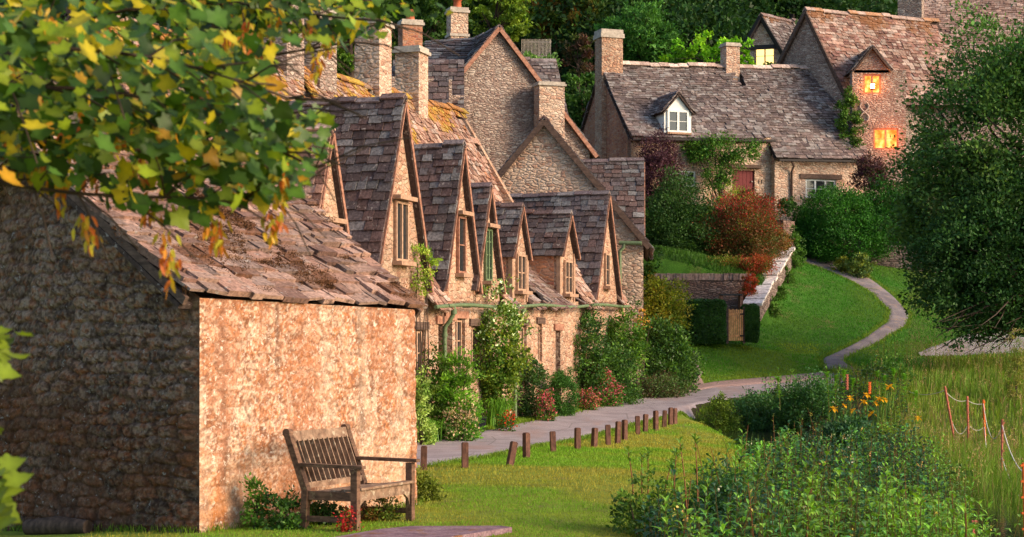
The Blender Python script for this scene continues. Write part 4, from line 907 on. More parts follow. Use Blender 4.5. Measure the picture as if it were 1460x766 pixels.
def crown(mb, c, rad, ncl, per, cr, leaf, pal, r, shell=.45, gap=.42, up=.35, flat=1., top=None, mat=0, aspect=.55, base_z=None):
    """leaves gathered in clumps through an ellipsoid"""
    c = A_(c, float); rad = A_(rad, float); cs = []
    while len(cs) < ncl:
        q = unitr(r.normal(size=(ncl*2, 3)))*(shell+(1-shell)*r.random((ncl*2, 1))**.6)
        lump = 1+.62*(fbm((q+c)*2.3, 2)-.5)[:, None]*2
        w = c+q*rad*lump; keep = fbm(w/rad.mean()*2.2+c, 3) > gap
        if base_z is not None: keep &= w[:, 2] > base_z
        cs.extend(w[keep])
    cs = A_(cs[:ncl]); N = ncl*per; cc = np.repeat(cs, per, 0); crs = np.repeat(cr*r.uniform(.6, 1.3, ncl), per)
    q = unitr(r.normal(size=(N, 3))); p = cc+q*(crs*r.random(N)**.45)[:, None]*A_([1, 1, .75*flat])
    out = unitr((p-c)/rad); d = unitr(q*.6+out*.5+rdir(r, N)*.9+Z*.15); nr = unitr(out*.5+rdir(r, N)*.8+Z*up)
    colc = pal_mix(r, pal, ncl); col = np.repeat(colc, per, 0)*r.uniform(.75, 1.3, (N, 1))
    if top is not None:
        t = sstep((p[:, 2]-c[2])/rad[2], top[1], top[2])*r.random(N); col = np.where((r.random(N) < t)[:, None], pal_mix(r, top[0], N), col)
    L = leaf*r.uniform(.7, 1.35, N); rhomb(mb, p, L, L*aspect, d, nr, col, mat)
    return cs
def bushat(name, label, cat, px, ytop, ybot, wpx, d, pal, leaf=.07, r=None, dens=1., dep=1., mat='leaf', group=None, trunk=False, shell=.5, gap=.4, top=None, hyp=1., aspect=.55, cr=None, part='foliage', z0=None):
    """a shrub standing in the place that spans these photo columns/rows at distance d"""
    r = np.random.default_rng(int(px*13+ytop*7)) if r is None else r
    bot = P(px, ybot, d); tp = P(px, ytop, d); hh_ = (tp[2]-bot[2])/2; ww = wpx/2*d/F; c = A_([bot[0], d, bot[2]+hh_])
    if z0 is None: z0 = H1(c[0], c[1])
    root = thing(name, label, cat, (c[0], c[1], min(z0, bot[2])), group)
    ext = 0 if name in ('climbing_rose','wall_climber','wisteria','climber_foliage','ivy','heather','rusty_plant') else .38; gq = H1(c[0], c[1])
    if ext and 0 < bot[2]-gq < 1.3: hh_ += (bot[2]-gq)/2; bot = bot-Z*(bot[2]-gq); c = A_([c[0], c[1], bot[2]+hh_])
    c = c-Z*hh_*ext; hh_ = hh_*(1+ext); rad = A_([ww, ww*dep, hh_])*1.0; cr = cr or max(.10, min(.38, ww*.33)); area = 4*math.pi*((rad[0]*rad[2])+.3*rad[0]*rad[1])*.8
    N = int(area/(leaf*leaf*aspect*.5)*1.15*dens); per = 26; ncl = max(8, N//per)
    mb = MB(); cs = crown(mb, c, rad, ncl, per, cr, leaf, pal, r, shell, gap, top=top, aspect=aspect, base_z=None if ext == 0 else bot[2]-.03); mb.build(part, M[mat], root)
    mb = MB(); b0 = A_([c[0], c[1], min(z0, bot[2])-.1])
    for i in range(6 if not trunk else 9):
        t = cs[r.integers(len(cs))]; m = b0*.5+t*.5+r.normal(0, ww*.12, 3); m[2] = max(m[2], b0[2]+.1); b1 = b0+A_([*r.normal(0, ww*.15, 2), 0])
        mb.tube([b1, m*.6+b1*.4, m, t], A_([.05, .035, .025, .01])*max(.5, min(2.2, ww)), 5)
    mb.build('stem', M['bark'], root); return root
def blades(mb, base, h, w, r, pal, lean=.5, bend=.5, col=None):
    """curved grass blades, two segments"""
    N = len(base); a = r.uniform(0, 2*math.pi, N); dv = np.stack([np.cos(a), np.sin(a), a*0], 1); l = r.random(N)[:, None]*lean
    h = np.broadcast_to(h, (N,))[:, None]; w = np.broadcast_to(w, (N,))[:, None]/2; s = np.stack([-np.sin(a+1.1), np.cos(a+1.1), a*0], 1)
    m = base+Z*h*.6+dv*l*h*.35; t = base+Z*h*(1-.5*bend*l)+dv*l*h*(.7+bend*.7)
    v = np.stack([base-s*w, base+s*w, m+s*w*.8, m-s*w*.8, t], 1).reshape(-1, 3); k = np.arange(N)[:, None]*5
    if col is None: col = pal_mix(r, pal, N)
    c = np.repeat(col, 5, 0); n0 = mb.n
    mb.add(v, k+A_([0, 1, 2, 3])[None], c); mb.f.append(k+A_([3, 2, 4])[None]+n0); mb.m.append((0, N)); mb.sm.append(False)

G_DARK = [(.018, .045, .012), (.03, .065, .018), (.045, .085, .022), (.02, .05, .02)]
G_MID = [(.045, .095, .018), (.07, .13, .022), (.035, .075, .02), (.09, .15, .03)]
G_YEL = [(.14, .17, .02), (.20, .21, .03), (.10, .13, .02), (.24, .24, .04)]
G_LIME = [(.16, .30, .015), (.24, .38, .025), (.10, .22, .015)]
G_OLIVE = [(.07, .075, .02), (.10, .10, .025), (.05, .06, .02), (.13, .12, .03)]
C_RED = [(.34, .02, .03), (.42, .035, .04), (.25, .02, .03), (.20, .05, .03)]
C_PUR = [(.06, .018, .045), (.035, .010, .028), (.09, .03, .06)]
C_PINK = [(.50, .07, .16), (.60, .14, .24), (.40, .04, .10)]

# ------------------------------------------------------------------ garden walls, gate, posts
def stone_wall(name, label, pts, h, th, mat, cap=None, ground=True, capn=.3, capmat='coping', flat_top=None, hz=None):
    pts = [A_(p, float) for p in pts]; o = thing(name, label, 'wall', (pts[0][0], pts[0][1], pts[0][2]))
    mb = MB(); cb = MB(); r = np.random.default_rng(int(abs(pts[0][0])*100))
    for p, q in zip(pts[:-1], pts[1:]):
        t = q-p; L = np.linalg.norm(t[:2]); n_ = max(1, int(L/.6)); tt = A_([t[0], t[1], 0])/L; s = A_([-tt[1], tt[0], 0])
        for i in range(n_):
            a = p+t*i/n_; b = p+t*(i+1)/n_; a_h, b_h = (h, h) if hz is None else hz
            A0, B0 = a-Z*.8, b-Z*.8; ta, tb_ = a[2]+h, b[2]+h
            if flat_top is not None: ta = tb_ = flat_top
            quad = [A_([a[0], a[1], A0[2]]), A_([b[0], b[1], B0[2]]), A_([b[0], b[1], tb_]), A_([a[0], a[1], ta])]
            mb.prism([x+s*th/2 for x in quad], -s*th)
        if cap:
            k = max(1, int(L/cap[0])); tz0, tz1 = (p[2]+h, q[2]+h) if flat_top is None else (flat_top, flat_top)
            for i in range(k):
                c = p+t*(i+.5)/k; c = A_([c[0], c[1], tz0+(tz1-tz0)*(i+.5)/k+cap[2]/2+r.normal(0, .008)]); sl_ = unit(A_([t[0], t[1], tz1-tz0])); nn = np.cross(s, sl_); nn = nn if nn[2] > 0 else -nn
                cb.boxes(c, sl_*(L/k/2*r.uniform(.86, .97)), s*(th/2+cap[1])*r.uniform(.92, 1.08), nn*cap[2]/2, A_(cap[3])*r.uniform(.7, 1.3))
    mb.build('stonework', M[mat], o)
    if cap: cb.build('coping', M['slate_far'] if capmat == 'attr' else M[capmat], o)
    return o
yw = 60.2
pw = [A_([4.4, yw, 3.0]), A_([8.55, yw, 3.0])]
stone_wall('garden_wall', 'dark rubble retaining wall with upright coping stones under the garden of the bank', pw, 0, .4, 'rub_dark', (.11, .03, .24, (.30, .20, .17)), flat_top=P(0, 400, yw)[2], capmat='attr')
cpts = [P(1072, 432, 58.4), P(1084, 412, 60.), P(1100, 386, 62.3), P(1114, 364, 65.0), P(1122, 352, 67)]
stone_wall('garden_wall', 'wall topped with pale slabs climbing between the red shrub and the bank lawn', cpts, -.1, .42, 'dry', (.55, .11, .09, (.62, .56, .54)), capmat='attr')
stone_wall('garden_wall', 'short dark stone wall just right of the red shrub near the far cottage', [P(1111, 330, 68), P(1127, 332, 68.6)], .45, .4, 'rub_dark')
stone_wall('dry_stone_wall', 'dry stone wall beside the footpath under the big dark hedge', [GP(1205, 374)+A_([0, .8, 0]), GP(1240, 384)+A_([.2, .8, 0]), GP(1300, 392)+A_([.4, .6, 0]), GP(1380, 396)+A_([.6, .4, 0])], 1.05, .5, 'dry', (.3, .03, .08, (.30, .24, .21)), capmat='attr')
rail = thing('timber_rail', 'weathered timber post with a slanting rail beside the end of the dry stone wall', 'fence rail', GP(1204, 376))
p0 = A_(rail.location); mb = MB(); mb.bar(p0-Z*.2, p0+Z*1.0, .12, .12, A_([0, 1., 0])); mb.build('post', M['bench'], rail)
mb = MB(); mb.bar(p0+A_([-.75, -.1, 1.0]), p0+A_([.35, -.1, .45]), .06, .10, Z); mb.build('rail', M['bench'], rail)
gt = thing('garden_gate', 'small orange pine picket gate standing between the ivy hedges', 'gate', P(1049, 487, 56.2))
mb = MB()
for i in range(8):
    x = 1039.5+i*2.72; mb.bar(P(x, 486, 56.2), P(x, 441+(i % 2)*1.0, 56.2), .048, .02, A_([0, 1, 0.]))
mb.build('pickets', M['gate'], gt)
mb = MB()
for y in (448, 479): mb = MB(); mb.bar(P(1037.5, y, 56.24), P(1061, y, 56.24), .03, .07, Z); mb.build('cross_rail', M['gate'], gt)
for x in (1037, 1061):
    mb = MB(); mb.bar(P(x, 490, 56.2), P(x, 438, 56.2), .08, .08, A_([0, 1, 0.])); mb.build('gate_post', M['lintel'], gt)
mb = MB(); mb.bar(P(1055, 448, 56.14), P(1061, 448, 56.14), .02, .05, Z); mb.build('hinge', M['black'], gt)
mb = MB(); mb.bar(P(1055, 479, 56.14), P(1061, 479, 56.14), .02, .05, Z); mb.build('hinge', M['black'], gt)
# garden seat behind the hedge
st = thing('garden_table', 'dark table with a red brown end standing behind the ivy hedge by the gate', 'table', P(1040, 440, 58.3))
mb = MB(); mb.boxes(P(1042, 420.5, 58.3), A_([.40, .05, 0]), A_([0, .28, 0]), Z*.025); mb.build('tabletop', M['bin'], st)
for sx in (-.34, .34):
    mb = MB(); c = P(1042, 424, 58.3)+A_([sx, 0, -.25]); mb.boxes(c, A_([.05, 0, 0]), A_([0, .22, 0]), Z*.30); mb.build('side', M['barge'], st)

# roadside posts
posts = [(604,637,670,1),(663,632,667,0),(727,631,664,11),(750.6,618,653,-3),(789,616,645,-2),(823.5,611,641,0),(847,611,637.6,2),(867,606.6,634.8,0),(880.7,602,632.5,3),(890.5,599.5,627.9,0),
         (909.4,594,619.5,-2),(920,591.4,615.8,3),(935,586.5,613.8,0),(947,586,609,2),(956,582,606,3),(962,582.8,604.6,1)]
mb = MB(); hp = .36
mb.boxes([0, 0, hp/2-.08], [.045, 0, 0], [0, .045, 0], [0, 0, hp/2+.08]); mb.boxes([0, 0, hp+.006], [.036, 0, 0], [0, .036, 0], [0, 0, .006])
nm = ['first and nearest roadside post, half hidden behind the arm of the bench','second roadside post from the bench, standing upright alone on the lawn edge','strongly leaning roadside post, third from the bench','roadside post close beside the strongly leaning one, fourth from the bench',
 'fifth roadside post from the bench, in the wide gap after the leaning pair','sixth roadside post from the bench, upright at the middle of the row','seventh roadside post from the bench, slightly tilted to the right','eighth roadside post from the bench, just left of a close pair',
 'left post of the close pair at the middle of the far half of the row','right post of the close pair at the middle of the far half of the row','sixth roadside post from the far end, tilted to the left','fifth roadside post from the far end, tilted to the right',
 'fourth roadside post from the far end, standing upright','third roadside post from the far end, beside the last close pair','left post of the last close pair at the far end','very last roadside post at the far end by the lane bend']
proto = None
for i, (x, yt, yb, ln) in enumerate(posts):
    g_ = GP(x, yb); rt = bpy.data.objects.new('wooden_post', None) if 0 else None
    if proto is None: proto = mb.build('wooden_post', M['wood'], origin=(0, 0, 0)); q = proto
    else: q = proto.copy(); SC.collection.objects.link(q)
    s = (yb-yt)*g_[1]/F/hp/math.cos(math.radians(abs(ln)))
    q.location = tuple(g_); q.scale = (1, 1, s); q.rotation_euler = (math.radians((i*37 % 7)-3), math.radians(ln), math.radians((i*53) % 40))
    tag(q, nm[i], 'post', 'short wooden posts along the lane')
# two plastic planters at the bed edge
for i, (x, y0, y1, l_) in enumerate([(677, 594, 617, 'left black square planter at the foot of the strap leaved plants'), (685.5, 595, 616.5, 'right black square planter, partly behind its neighbour')]):
    g_ = GP(x, y1)+A_([0, i*.12, 0]); hgt_ = (y1-y0)*g_[1]/F; t = thing('planter', l_, 'planter', g_, 'black planters at the flower bed')
    mb = MB(); tp_ = [[-.11, -.11], [.11, -.11], [.11, .11], [-.11, .11]]; v = [g_+A_([a*.8, b_*.8, 0]) for a, b_ in tp_]+[g_+A_([a, b_, hgt_-.04]) for a, b_ in tp_]
    mb.add(v, A_([(0, 1, 5, 4), (1, 2, 6, 5), (2, 3, 7, 6), (3, 0, 4, 7), (3, 2, 1, 0), (4, 5, 6, 7)])); mb.build('tub', M['bin'], t)
    mb = MB(); mb.boxes(g_+Z*(hgt_-.018), [.125, 0, 0], [0, .125, 0], [0, 0, .02]); mb.build('rim', M['bin'], t)
# slab before the bench
sl = [A_([-1.35, 17.02, 0]), A_([-1.05, 17.3, 0]), A_([-.12, 17.34, 0]), A_([.0, 17.2, 0]), A_([-.62, 16.3, 0]), A_([-2.1, 15.6, 0])]
mb = MB(); mb.prism([p+Z*(.055) for p in sl], -Z*.30); tag(mb.build('stone_slab', M['slab'], origin=(-1, 17.2, .05)), 'flat purple grey stone slab lying in the grass before the bench', 'slab')
# ------------------------------------------------------------------ the bench
be = thing('garden_bench', 'weathered slatted wooden bench with arms, in front of the sunlit shed wall', 'bench', (-1.62, 17.35, 0))
bu = unit(A_([.44, .90, 0])); bb_ = unit(A_([-.91, .41, 0])); O = A_([-1.60, 17.2, 0.]); KD = 1.22; LB = 1.17
Q = lambda a, b, z: O+bu*a*.97+bb_*b*KD+Z*z      # a along, b towards the back
def slat(name, mat, segs, parent=be):
    mb = MB()
    for p, q, w_, h_ in segs: mb.bar(p, q, w_, h_, Z if abs(unit(q-p)[2]) < .6 else bb_)
    return mb.build(name, M[mat], parent)
for a in (0, LB):
    slat('front_leg', 'benchd', [(Q(a, 0, -.02), Q(a, 0, .64), .075, .075)])
    slat('back_leg', 'benchd', [(Q(a, .50, -.02), Q(a, .48, .42), .075, .07)])
    mb = MB(); mb.bar(Q(a, .475, .40), Q(a, .66, 1.0), .07, .075, bu); c = Q(a, .66, 1.0); mb.tube([c-bu*.037+Z*.0, c+bu*.037], .045, 12); mb.build('back_post', M['benchd'], be)
    slat('armrest', 'benchd', [(Q(a, -.08, .665), Q(a, .56, .675), .085, .035)])
    slat('side_rail', 'benchd', [(Q(a, .03, .36), Q(a, .46, .36), .035, .09)])
    slat('stretcher', 'benchd', [(Q(a, .03, .12), Q(a, .47, .12), .035, .055)])
slat('front_rail', 'bench', [(Q(.04, .0, .365), Q(LB-.04, .0, .365), .04, .105)])
for a, s in ((.04, 1), (LB-.04, -1)):
    mb = MB(); mb.prism([Q(a, -.012, .31), Q(a+s*.11, -.012, .312), Q(a+s*.03, -.012, .26), Q(a, -.012, .18)], bb_*.03); mb.build('bracket', M['bench'], be)
mb = MB()
for i in range(5): b_ = .0+i*.103; z = .43-.012*i+(.008 if i == 0 else 0); mb.boxes(Q(LB/2, b_, z), bu*(LB/2-.045+(.04 if 0 else 0)), bb_*.057, Z*.012)
mb.build('seat', M['bench'], be)
mb = MB(); bt = lambda t: (.475+(.66-.475)*t, .40+.6*t)
b1, z1 = bt(.93); mb.bar(Q(.03, b1-.01, z1), Q(LB-.03, b1-.01, z1), .035, .11, unit(Z*.95+bb_*.3)); b1, z1 = bt(.10); mb.bar(Q(.03, b1-.01, z1), Q(LB-.03, b1-.01, z1), .035, .06, Z)
for i in range(11):
    a = .085+i*(LB-.17)/10; p_, q_ = bt(.12), bt(.86); mb.bar(Q(a, p_[0]-.012, p_[1]), Q(a, q_[0]-.012, q_[1]), .014, .052, bb_)
mb.build('backrest', M['bench'], be)

# ================================================================== rope fence in the meadow
rp = [(1347,551,1360,616,0),(1379,565,1381,630,0),(1402,570,1405,632,1),(1429,598,1428,690,0)]
lab = ['faded pink meadow post at the far left end of the rope fence','faded pink meadow post, second from the left of the rope fence','bright orange meadow post in the rope fence','nearest and tallest faded pink post of the rope fence']
tops = []
for (x, y, x2, y2, o_), l_ in zip(rp, lab):
    d_ = 28.6 if y2 == 690 else 42.-(o_*.0); t = P(x, y, d_); b_ = P(x2, y2+8, d_); mb = MB(); mb.tube([b_, t], .028 if d_ > 30 else .02, 8)
    q = thing('meadow_post', l_, 'post', b_, 'coloured posts of the rope fence'); mb.build('stake', M['orangepost' if o_ else 'pinkpost'], q)
    mb = MB()
    for f in np.linspace(.15, .95, 7): c = b_+(t-b_)*f; mb.boxes(c+A_([.028 if d_ > 30 else .02, -.01, 0]), A_([.014, 0, 0]), A_([0, .014, 0]), Z*.016)
    mb.build('rope_clips', M['orangepost' if o_ else 'pinkpost'], q); tops.append((t, b_, d_))
eL = P(1290, 556, 46); eR = P(1490, 655, 22); eR2 = P(1500, 720, 21)
def rope(pts, sag, label):
    q = []
    for p, s in zip(zip(pts[:-1], pts[1:]), sag):
        t = np.linspace(0, 1, 14)[:, None]; c = p[0]*(1-t)+p[1]*t; c[:, 2] -= s*4*(t*(1-t))[:, 0]; q.append(c)
    q = np.vstack(q); q = q[np.r_[True, np.linalg.norm(np.diff(q, axis=0), axis=1) > 1e-6]]
    mb = MB(); mb.tube(q, .0085, 6, cap=False); tag(mb.build('rope', M['rope'], origin=q[0]), label, 'rope', 'ropes of the meadow fence')
rope([eL]+[t-Z*.1 for t, b_, d_ in tops]+[eR], [.12, .12, .05, .5, .45], 'upper pale rope strung between the coloured meadow posts')
rope([t*.45+b_*.55 for t, b_, d_ in tops]+[eR2], [.35, .12, .9, .35], 'lower pale rope hanging slack between the coloured meadow posts')
for x, y, x2, y2, d_, m_, l_ in [(1300+90, 742, 1380, 790, 19, 'pinkpost', 'dark red stake tip poking out of the grass at the bottom edge'), (1459, 660, 1462, 790, 20, 'orangepost', 'orange notched stake at the right edge of the meadow'), (1208, 534, 1208, 556, 41, 'pinkpost', 'thin red stake among the yellow irises'), (1240, 545, 1240, 562, 40, 'orangepost', 'short orange stake among the yellow irises')]:
    mb = MB(); t, b_ = P(x, y, d_), P(x2, y2, d_); mb.tube([b_, t], .018 if d_ < 30 else .022, 8)
    for f in np.linspace(.1, .97, 6): mb.boxes(b_+(t-b_)*f, A_([.035, 0, 0]), A_([0, .02, 0]), Z*.012)
    tag(mb.build('meadow_stake', M[m_], origin=b_), l_, 'stake')
# white fence on the wooded slope
wf = thing('white_fence', 'small weathered white picket fence on the wooded slope above the big gable', 'fence', P(765, 85, 80))
mb = MB()
for x in np.linspace(744, 785, 22): mb.bar(P(x, 86, 80), P(x, 56, 80), .028, .02, A_([0, 1, 0.]))
for y in (60, 80): mb.bar(P(743, y, 80.05), P(786, y, 80.05), .04, .08, Z)
mb.build('pickets', M['coping'], wf)

# ================================================================== shrubs and climbers
B = bushat
B('climbing_rose', 'tall white flowering climbing rose against the cottage wall between the downpipes', 'rose', 707, 412, 600, 88, dpx(706)-.75, G_MID+G_YEL, .075, dens=1.4, dep=.6, top=([(.75, .72, .62), (.12, .17, .03)], -.2, 1.2))
B('climbing_rose', 'loose yellow green climber at the foot of the tall hooded gable', 'rose', 598, 352, 418, 60, 32.9, [(.26, .28, .05), (.16, .22, .03), (.34, .34, .08)], .06, dens=.45, dep=.4, gap=.48)
B('fern_shrub', 'feathery bright green shrub in the bed left of the climbing rose', 'shrub', 652, 508, 606, 72, 33.2, [(.10, .20, .02), (.16, .26, .03), (.07, .15, .02)], .09, dens=1.3, aspect=.3)
B('box_shrub', 'dark green round topped shrub in front of the near cottage downpipe', 'shrub', 615, 512, 580, 62, 33.0, [(.05, .09, .015), (.09, .12, .02), (.04, .07, .015)], .06, dens=1.2)
B('pale_shrub', 'pale variegated shrub at the corner of the shed', 'shrub', 603, 540, 600, 34, 31.2, [(.24, .28, .08), (.14, .20, .05), (.32, .35, .14)], .055, dens=1.)
B('cotoneaster', 'dark glossy shrub against the wall right of the green downpipe', 'shrub', 757, 512, 597, 56, dpx(757)-.65, G_DARK+[(.06, .06, .03)], .06, dens=1.3, mat='leafg')
B('topiary_ball', 'smooth rounded green topiary bush in the flower bed', 'topiary', 799, 530, 586, 40, 40.6, [(.035, .085, .02), (.05, .11, .025)], .04, dens=1.7, shell=.85, gap=.1, cr=.12)
B('wall_climber', 'big dark climber with roses covering the wall below the double gutter', 'climber', 832, 442, 562, 78, dpx(838)-.75, G_DARK+G_MID, .075, dens=1.2, dep=.7, mat='leafg')
B('wall_climber', 'vine hanging over the corner of the last gabled cottage', 'climber', 886, 446, 556, 76, 46.4, G_MID+[(.10, .16, .02)], .085, dens=1.3, dep=.7)
B('low_shrub', 'leafy low shrub filling the bed between the wall climber and the vine', 'shrub', 866, 498, 564, 84, 45.0, G_MID+G_DARK, .07, dens=1.1)
B('hawthorn_bush', 'large round dark bush at the end of the cottage row', 'bush', 948, 455, 556, 88, 49.6, G_DARK+G_MID+[(.06, .11, .02)], .085, dens=1.5, mat='leafg', shell=.65)
B('low_plants', 'low purple leaved plants under the large round bush', 'plants', 940, 535, 558, 80, 48.3, [(.10, .05, .05), (.05, .08, .03), (.07, .10, .04)], .06, dens=1.)
B('flower_plant', 'pink flowering plant in the bed left of the wall climber foot', 'flowers', 858, 528, 568, 54, 44.0, G_MID, .06, dens=1.1, top=(C_PINK, -.6, .6))
B('flower_plant', 'low pink and red flowering plant near the topiary ball', 'flowers', 838, 556, 580, 34, 42.6, G_MID, .05, dens=1.1, top=(C_PINK+[(.45, .10, .05)], -.8, .4))
B('flower_plant', 'magenta flowering plant beside the topiary ball', 'flowers', 778, 556, 598, 26, 38.7, G_MID, .05, dens=1., top=(C_PINK, -.8, .6))
B('flower_plant', 'pale pink flowers at the foot of the feathery shrub', 'flowers', 655, 580, 616, 50, 32.6, G_MID, .05, dens=.9, top=([(.62, .38, .36), (.5, .25, .25)], -.8, 1.0))
B('flower_plant', 'peach and white flowers beside the magenta foxglove', 'flowers', 838, 512, 545, 34, 44.2, G_MID, .05, dens=.9, top=([(.7, .55, .42), (.6, .3, .25)], -.8, .8))
B('flower_plant', 'orange flowers climbing at the corner of the tall end cottage', 'flowers', 916, 440, 478, 20, 48.0, G_MID, .06, dens=.8, top=([(.75, .35, .08), (.65, .2, .1)], -.8, .8))
B('flower_plant', 'small red poppy clump right of the planters', 'flowers', 724, 583, 612, 26, 35.2, G_MID, .05, dens=.8, top=([(.6, .02, .01)], -.6, 1.4))
B('yellow_shrub', 'yellow green leafy shrub between the end cottage and the ivy hedge', 'shrub', 945, 388, 470, 74, 55.0, [(.14, .16, .015), (.24, .22, .02), (.10, .11, .02), (.26, .17, .03)], .085, dens=1.3)
B('green_shrub', 'mid green shrub against the corner of the end cottage under the garden terrace', 'shrub', 925, 352, 440, 34, 57., G_MID+[(.12, .13, .02)], .085, dens=1.)
def hedge(label, px0, px1, y0, y1, d, dep, pal, leaf, seed, name='ivy_hedge', mat='leafg'):
    r = np.random.default_rng(seed); a = P(px0, y0, d); b = P(px1, y1, d); c = (a+b)/2; c = c+A_([0, dep/2, 0]); hx, hy, hz_ = (b[0]-a[0])/2, dep/2, (a[2]-b[2])/2
    rt = thing(name, label, 'hedge', (c[0], c[1], b[2])); N = int((4*hx*hz_*2+8*hy*hz_+4*hx*hy*2)/(leaf*leaf*.5)*1.9)
    q = r.uniform(-1, 1, (N, 3)); k = r.integers(0, 3, N); k = np.where(r.random(N) < .5, 1, k); s = np.where(r.random(N) < .5, -1, 1); s = np.where(k == 1, -1, s); s = np.where(k == 2, 1, s)
    q[np.arange(N), k] = s*(1-.16*r.random(N)**1.5); e = 4; nrm_ = (np.abs(q)**6).sum(1, keepdims=True)**(1/6); q = q/np.maximum(nrm_, .9)
    p = c+q*A_([hx, hy, hz_])*(1+.09*(fbm(q*2.3+c, 3)-.5)[:, None]*2); out = unitr(q**5+1e-6)
    mb = MB(); col_ = pal_mix(r, pal, N)*(.7+.6*fbm(p*1.8, 2))[:, None]; rhomb(mb, p, leaf*r.uniform(.7, 1.3, N), leaf*.7*r.uniform(.7, 1.3, N), rdir(r, N)+out*.3, unitr(out+rdir(r, N)*.8+Z*.3), col_); mb.build('foliage', M[mat], rt)
    mb = MB(); mb.boxes(c, A_([hx*.8, 0, 0]), A_([0, hy*.75, 0]), Z*hz_*.85, (.015, .02, .01)); mb.build('inner_branches', M['bark'], rt)
hedge('square clipped ivy hedge left of the orange gate', 978, 1038, 427, 492, 56.0, 1.5, [(.03, .07, .015), (.05, .10, .02), (.02, .05, .015)], .09, 1)
hedge('narrow clipped ivy hedge piece right of the orange gate', 1062, 1084, 434, 490, 56.0, 1.5, [(.03, .07, .015), (.05, .10, .02), (.02, .05, .015)], .08, 2)
B('yew_mound', 'big dark green hedge mound in front of the right end of the far cottage', 'hedge', 1200, 274, 366, 118, 70.2, [(.022, .085, .015), (.035, .11, .02), (.018, .06, .015), (.05, .14, .02)], .09, dens=1.9, shell=.7, gap=.25)
B('yew_mound', 'low left end of the dark hedge beside the top of the footpath', 'hedge', 1155, 300, 362, 50, 70, [(.022, .085, .015), (.035, .11, .02)], .09, dens=1.7, shell=.7, gap=.25)
B('yew_mound', 'darker hedge mound at the right, partly behind the big tree', 'hedge', 1266, 272, 345, 110, 71, [(.022, .085, .015), (.035, .11, .02), (.018, .06, .015)], .09, dens=1.9, shell=.7, gap=.25)
B('round_bush', 'dark green rounded bush in the garden left of the red shrub', 'bush', 960, 260, 368, 96, 64.0, G_DARK+[(.05, .085, .03)], .09, dens=1.5, shell=.6, gap=.3)
B('red_shrub', 'large dome shaped red and green shrub in the far cottage garden', 'shrub', 1052, 283, 368, 122, 64.6, [(.08, .09, .03), (.15, .055, .035), (.05, .07, .025), (.22, .05, .035)], .075, dens=1.7, shell=.7, gap=.3, top=(C_RED, -.1, 1.0))
B('purple_shrub', 'dark purple leaved shrub against the left part of the far cottage', 'shrub', 940, 192, 250, 66, 69.2, C_PUR, .08, dens=1.5)
B('purple_shrub', 'dark purple shrub left of the big tree below the lit windows', 'shrub', 1240, 222, 268, 52, 71.5, C_PUR+[(.06, .05, .03)], .09, dens=1.1)
B('wisteria', 'green climber trained over the wall left of the dark red door', 'climber', 1030, 193, 235, 108, 70.6, [(.04, .10, .02), (.06, .13, .025), (.10, .15, .03)], .10, dens=1.1, dep=.22, gap=.47)
B('climber_foliage', 'smaller green climber under the wisteria beside the red door', 'climber', 1022, 230, 272, 50, 70.3, G_MID, .09, dens=.8, dep=.3)
B('yellow_plant', 'yellow green feathery plant behind the top of the red shrub', 'plant', 1046, 272, 300, 70, 67.5, [(.26, .26, .03), (.16, .20, .03)], .09, dens=.8, aspect=.3)
B('ivy', 'ivy mass on the wall between the far roof end and the lit house', 'ivy', 1212, 124, 232, 36, 73.4, G_MID, .10, dens=1.2, dep=.5)
B('green_shrub', 'small mid green shrub below the drainpipe of the far cottage', 'shrub', 1121, 280, 305, 30, 69., G_DARK, .08)
B('green_shrub', 'light green plant at the top end of the pale coping wall', 'shrub', 1133, 330, 366, 30, 67.5, G_MID, .08)
for x, y, w_, h_, l_ in [(1130, 372, 22, 22, 'uppermost'), (1122, 392, 24, 24, 'second from the top'), (1112, 416, 24, 24, 'third from the top'), (1103, 440, 22, 26, 'lowest')]:
    g_ = GP(x+4, y+h_/2); B('lavender_tuft', l_+' grassy tuft growing on the lawn side of the pale coping wall', 'plant', x, y-h_/2, y+h_/2, w_, g_[1], [(.05, .10, .02), (.08, .13, .03)], .09, aspect=.25, group='tufts beside the coping wall')
B('heather', 'red flowering mat at the top of the pale coping wall', 'flowers', 1078, 367, 388, 60, 61.6, [(.36, .05, .03), (.28, .04, .03), (.10, .10, .02)], .06, dens=1.3)
B('heather', 'bright red flowers spilling down beside the lower end of the pale coping wall', 'flowers', 1068, 388, 434, 24, 59.5, [(.42, .05, .03), (.34, .04, .03), (.14, .08, .02)], .06, dens=1.3)
B('heather', 'brown and red mat along the retaining wall top', 'flowers', 1030, 370, 386, 70, 61.8, [(.24, .07, .03), (.12, .12, .02), (.10, .14, .02)], .06, dens=1.2)
B('rusty_plant', 'orange brown plant hanging over the top slab of the pale coping wall', 'plant', 1113, 325, 362, 26, 66.4, [(.25, .10, .03), (.16, .08, .03)], .07)
B('path_bush', 'grey green bush beside the footpath in front of the dry stone wall', 'bush', 1222, 362, 394, 44, GP(1222, 394)[1], [(.06, .09, .04), (.09, .12, .05), (.16, .16, .03)], .09, dens=1.2)
B('path_bush', 'bush with a few yellow flowers beside the timber rail', 'bush', 1200, 366, 388, 22, GP(1200, 388)[1], [(.10, .12, .03), (.3, .24, .03)], .07)
B('corner_bush', 'yellow green bush behind the right leg of the bench', 'bush', 607, 676, 730, 42, 20.5, [(.13, .14, .02), (.18, .17, .03), (.08, .09, .02)], .04, dens=1.3)
B('wall_weed', 'upright leafy weed growing against the sunlit shed wall', 'weed', 362, 676, 754, 22, 17.55, G_MID, .05, dens=1.1)
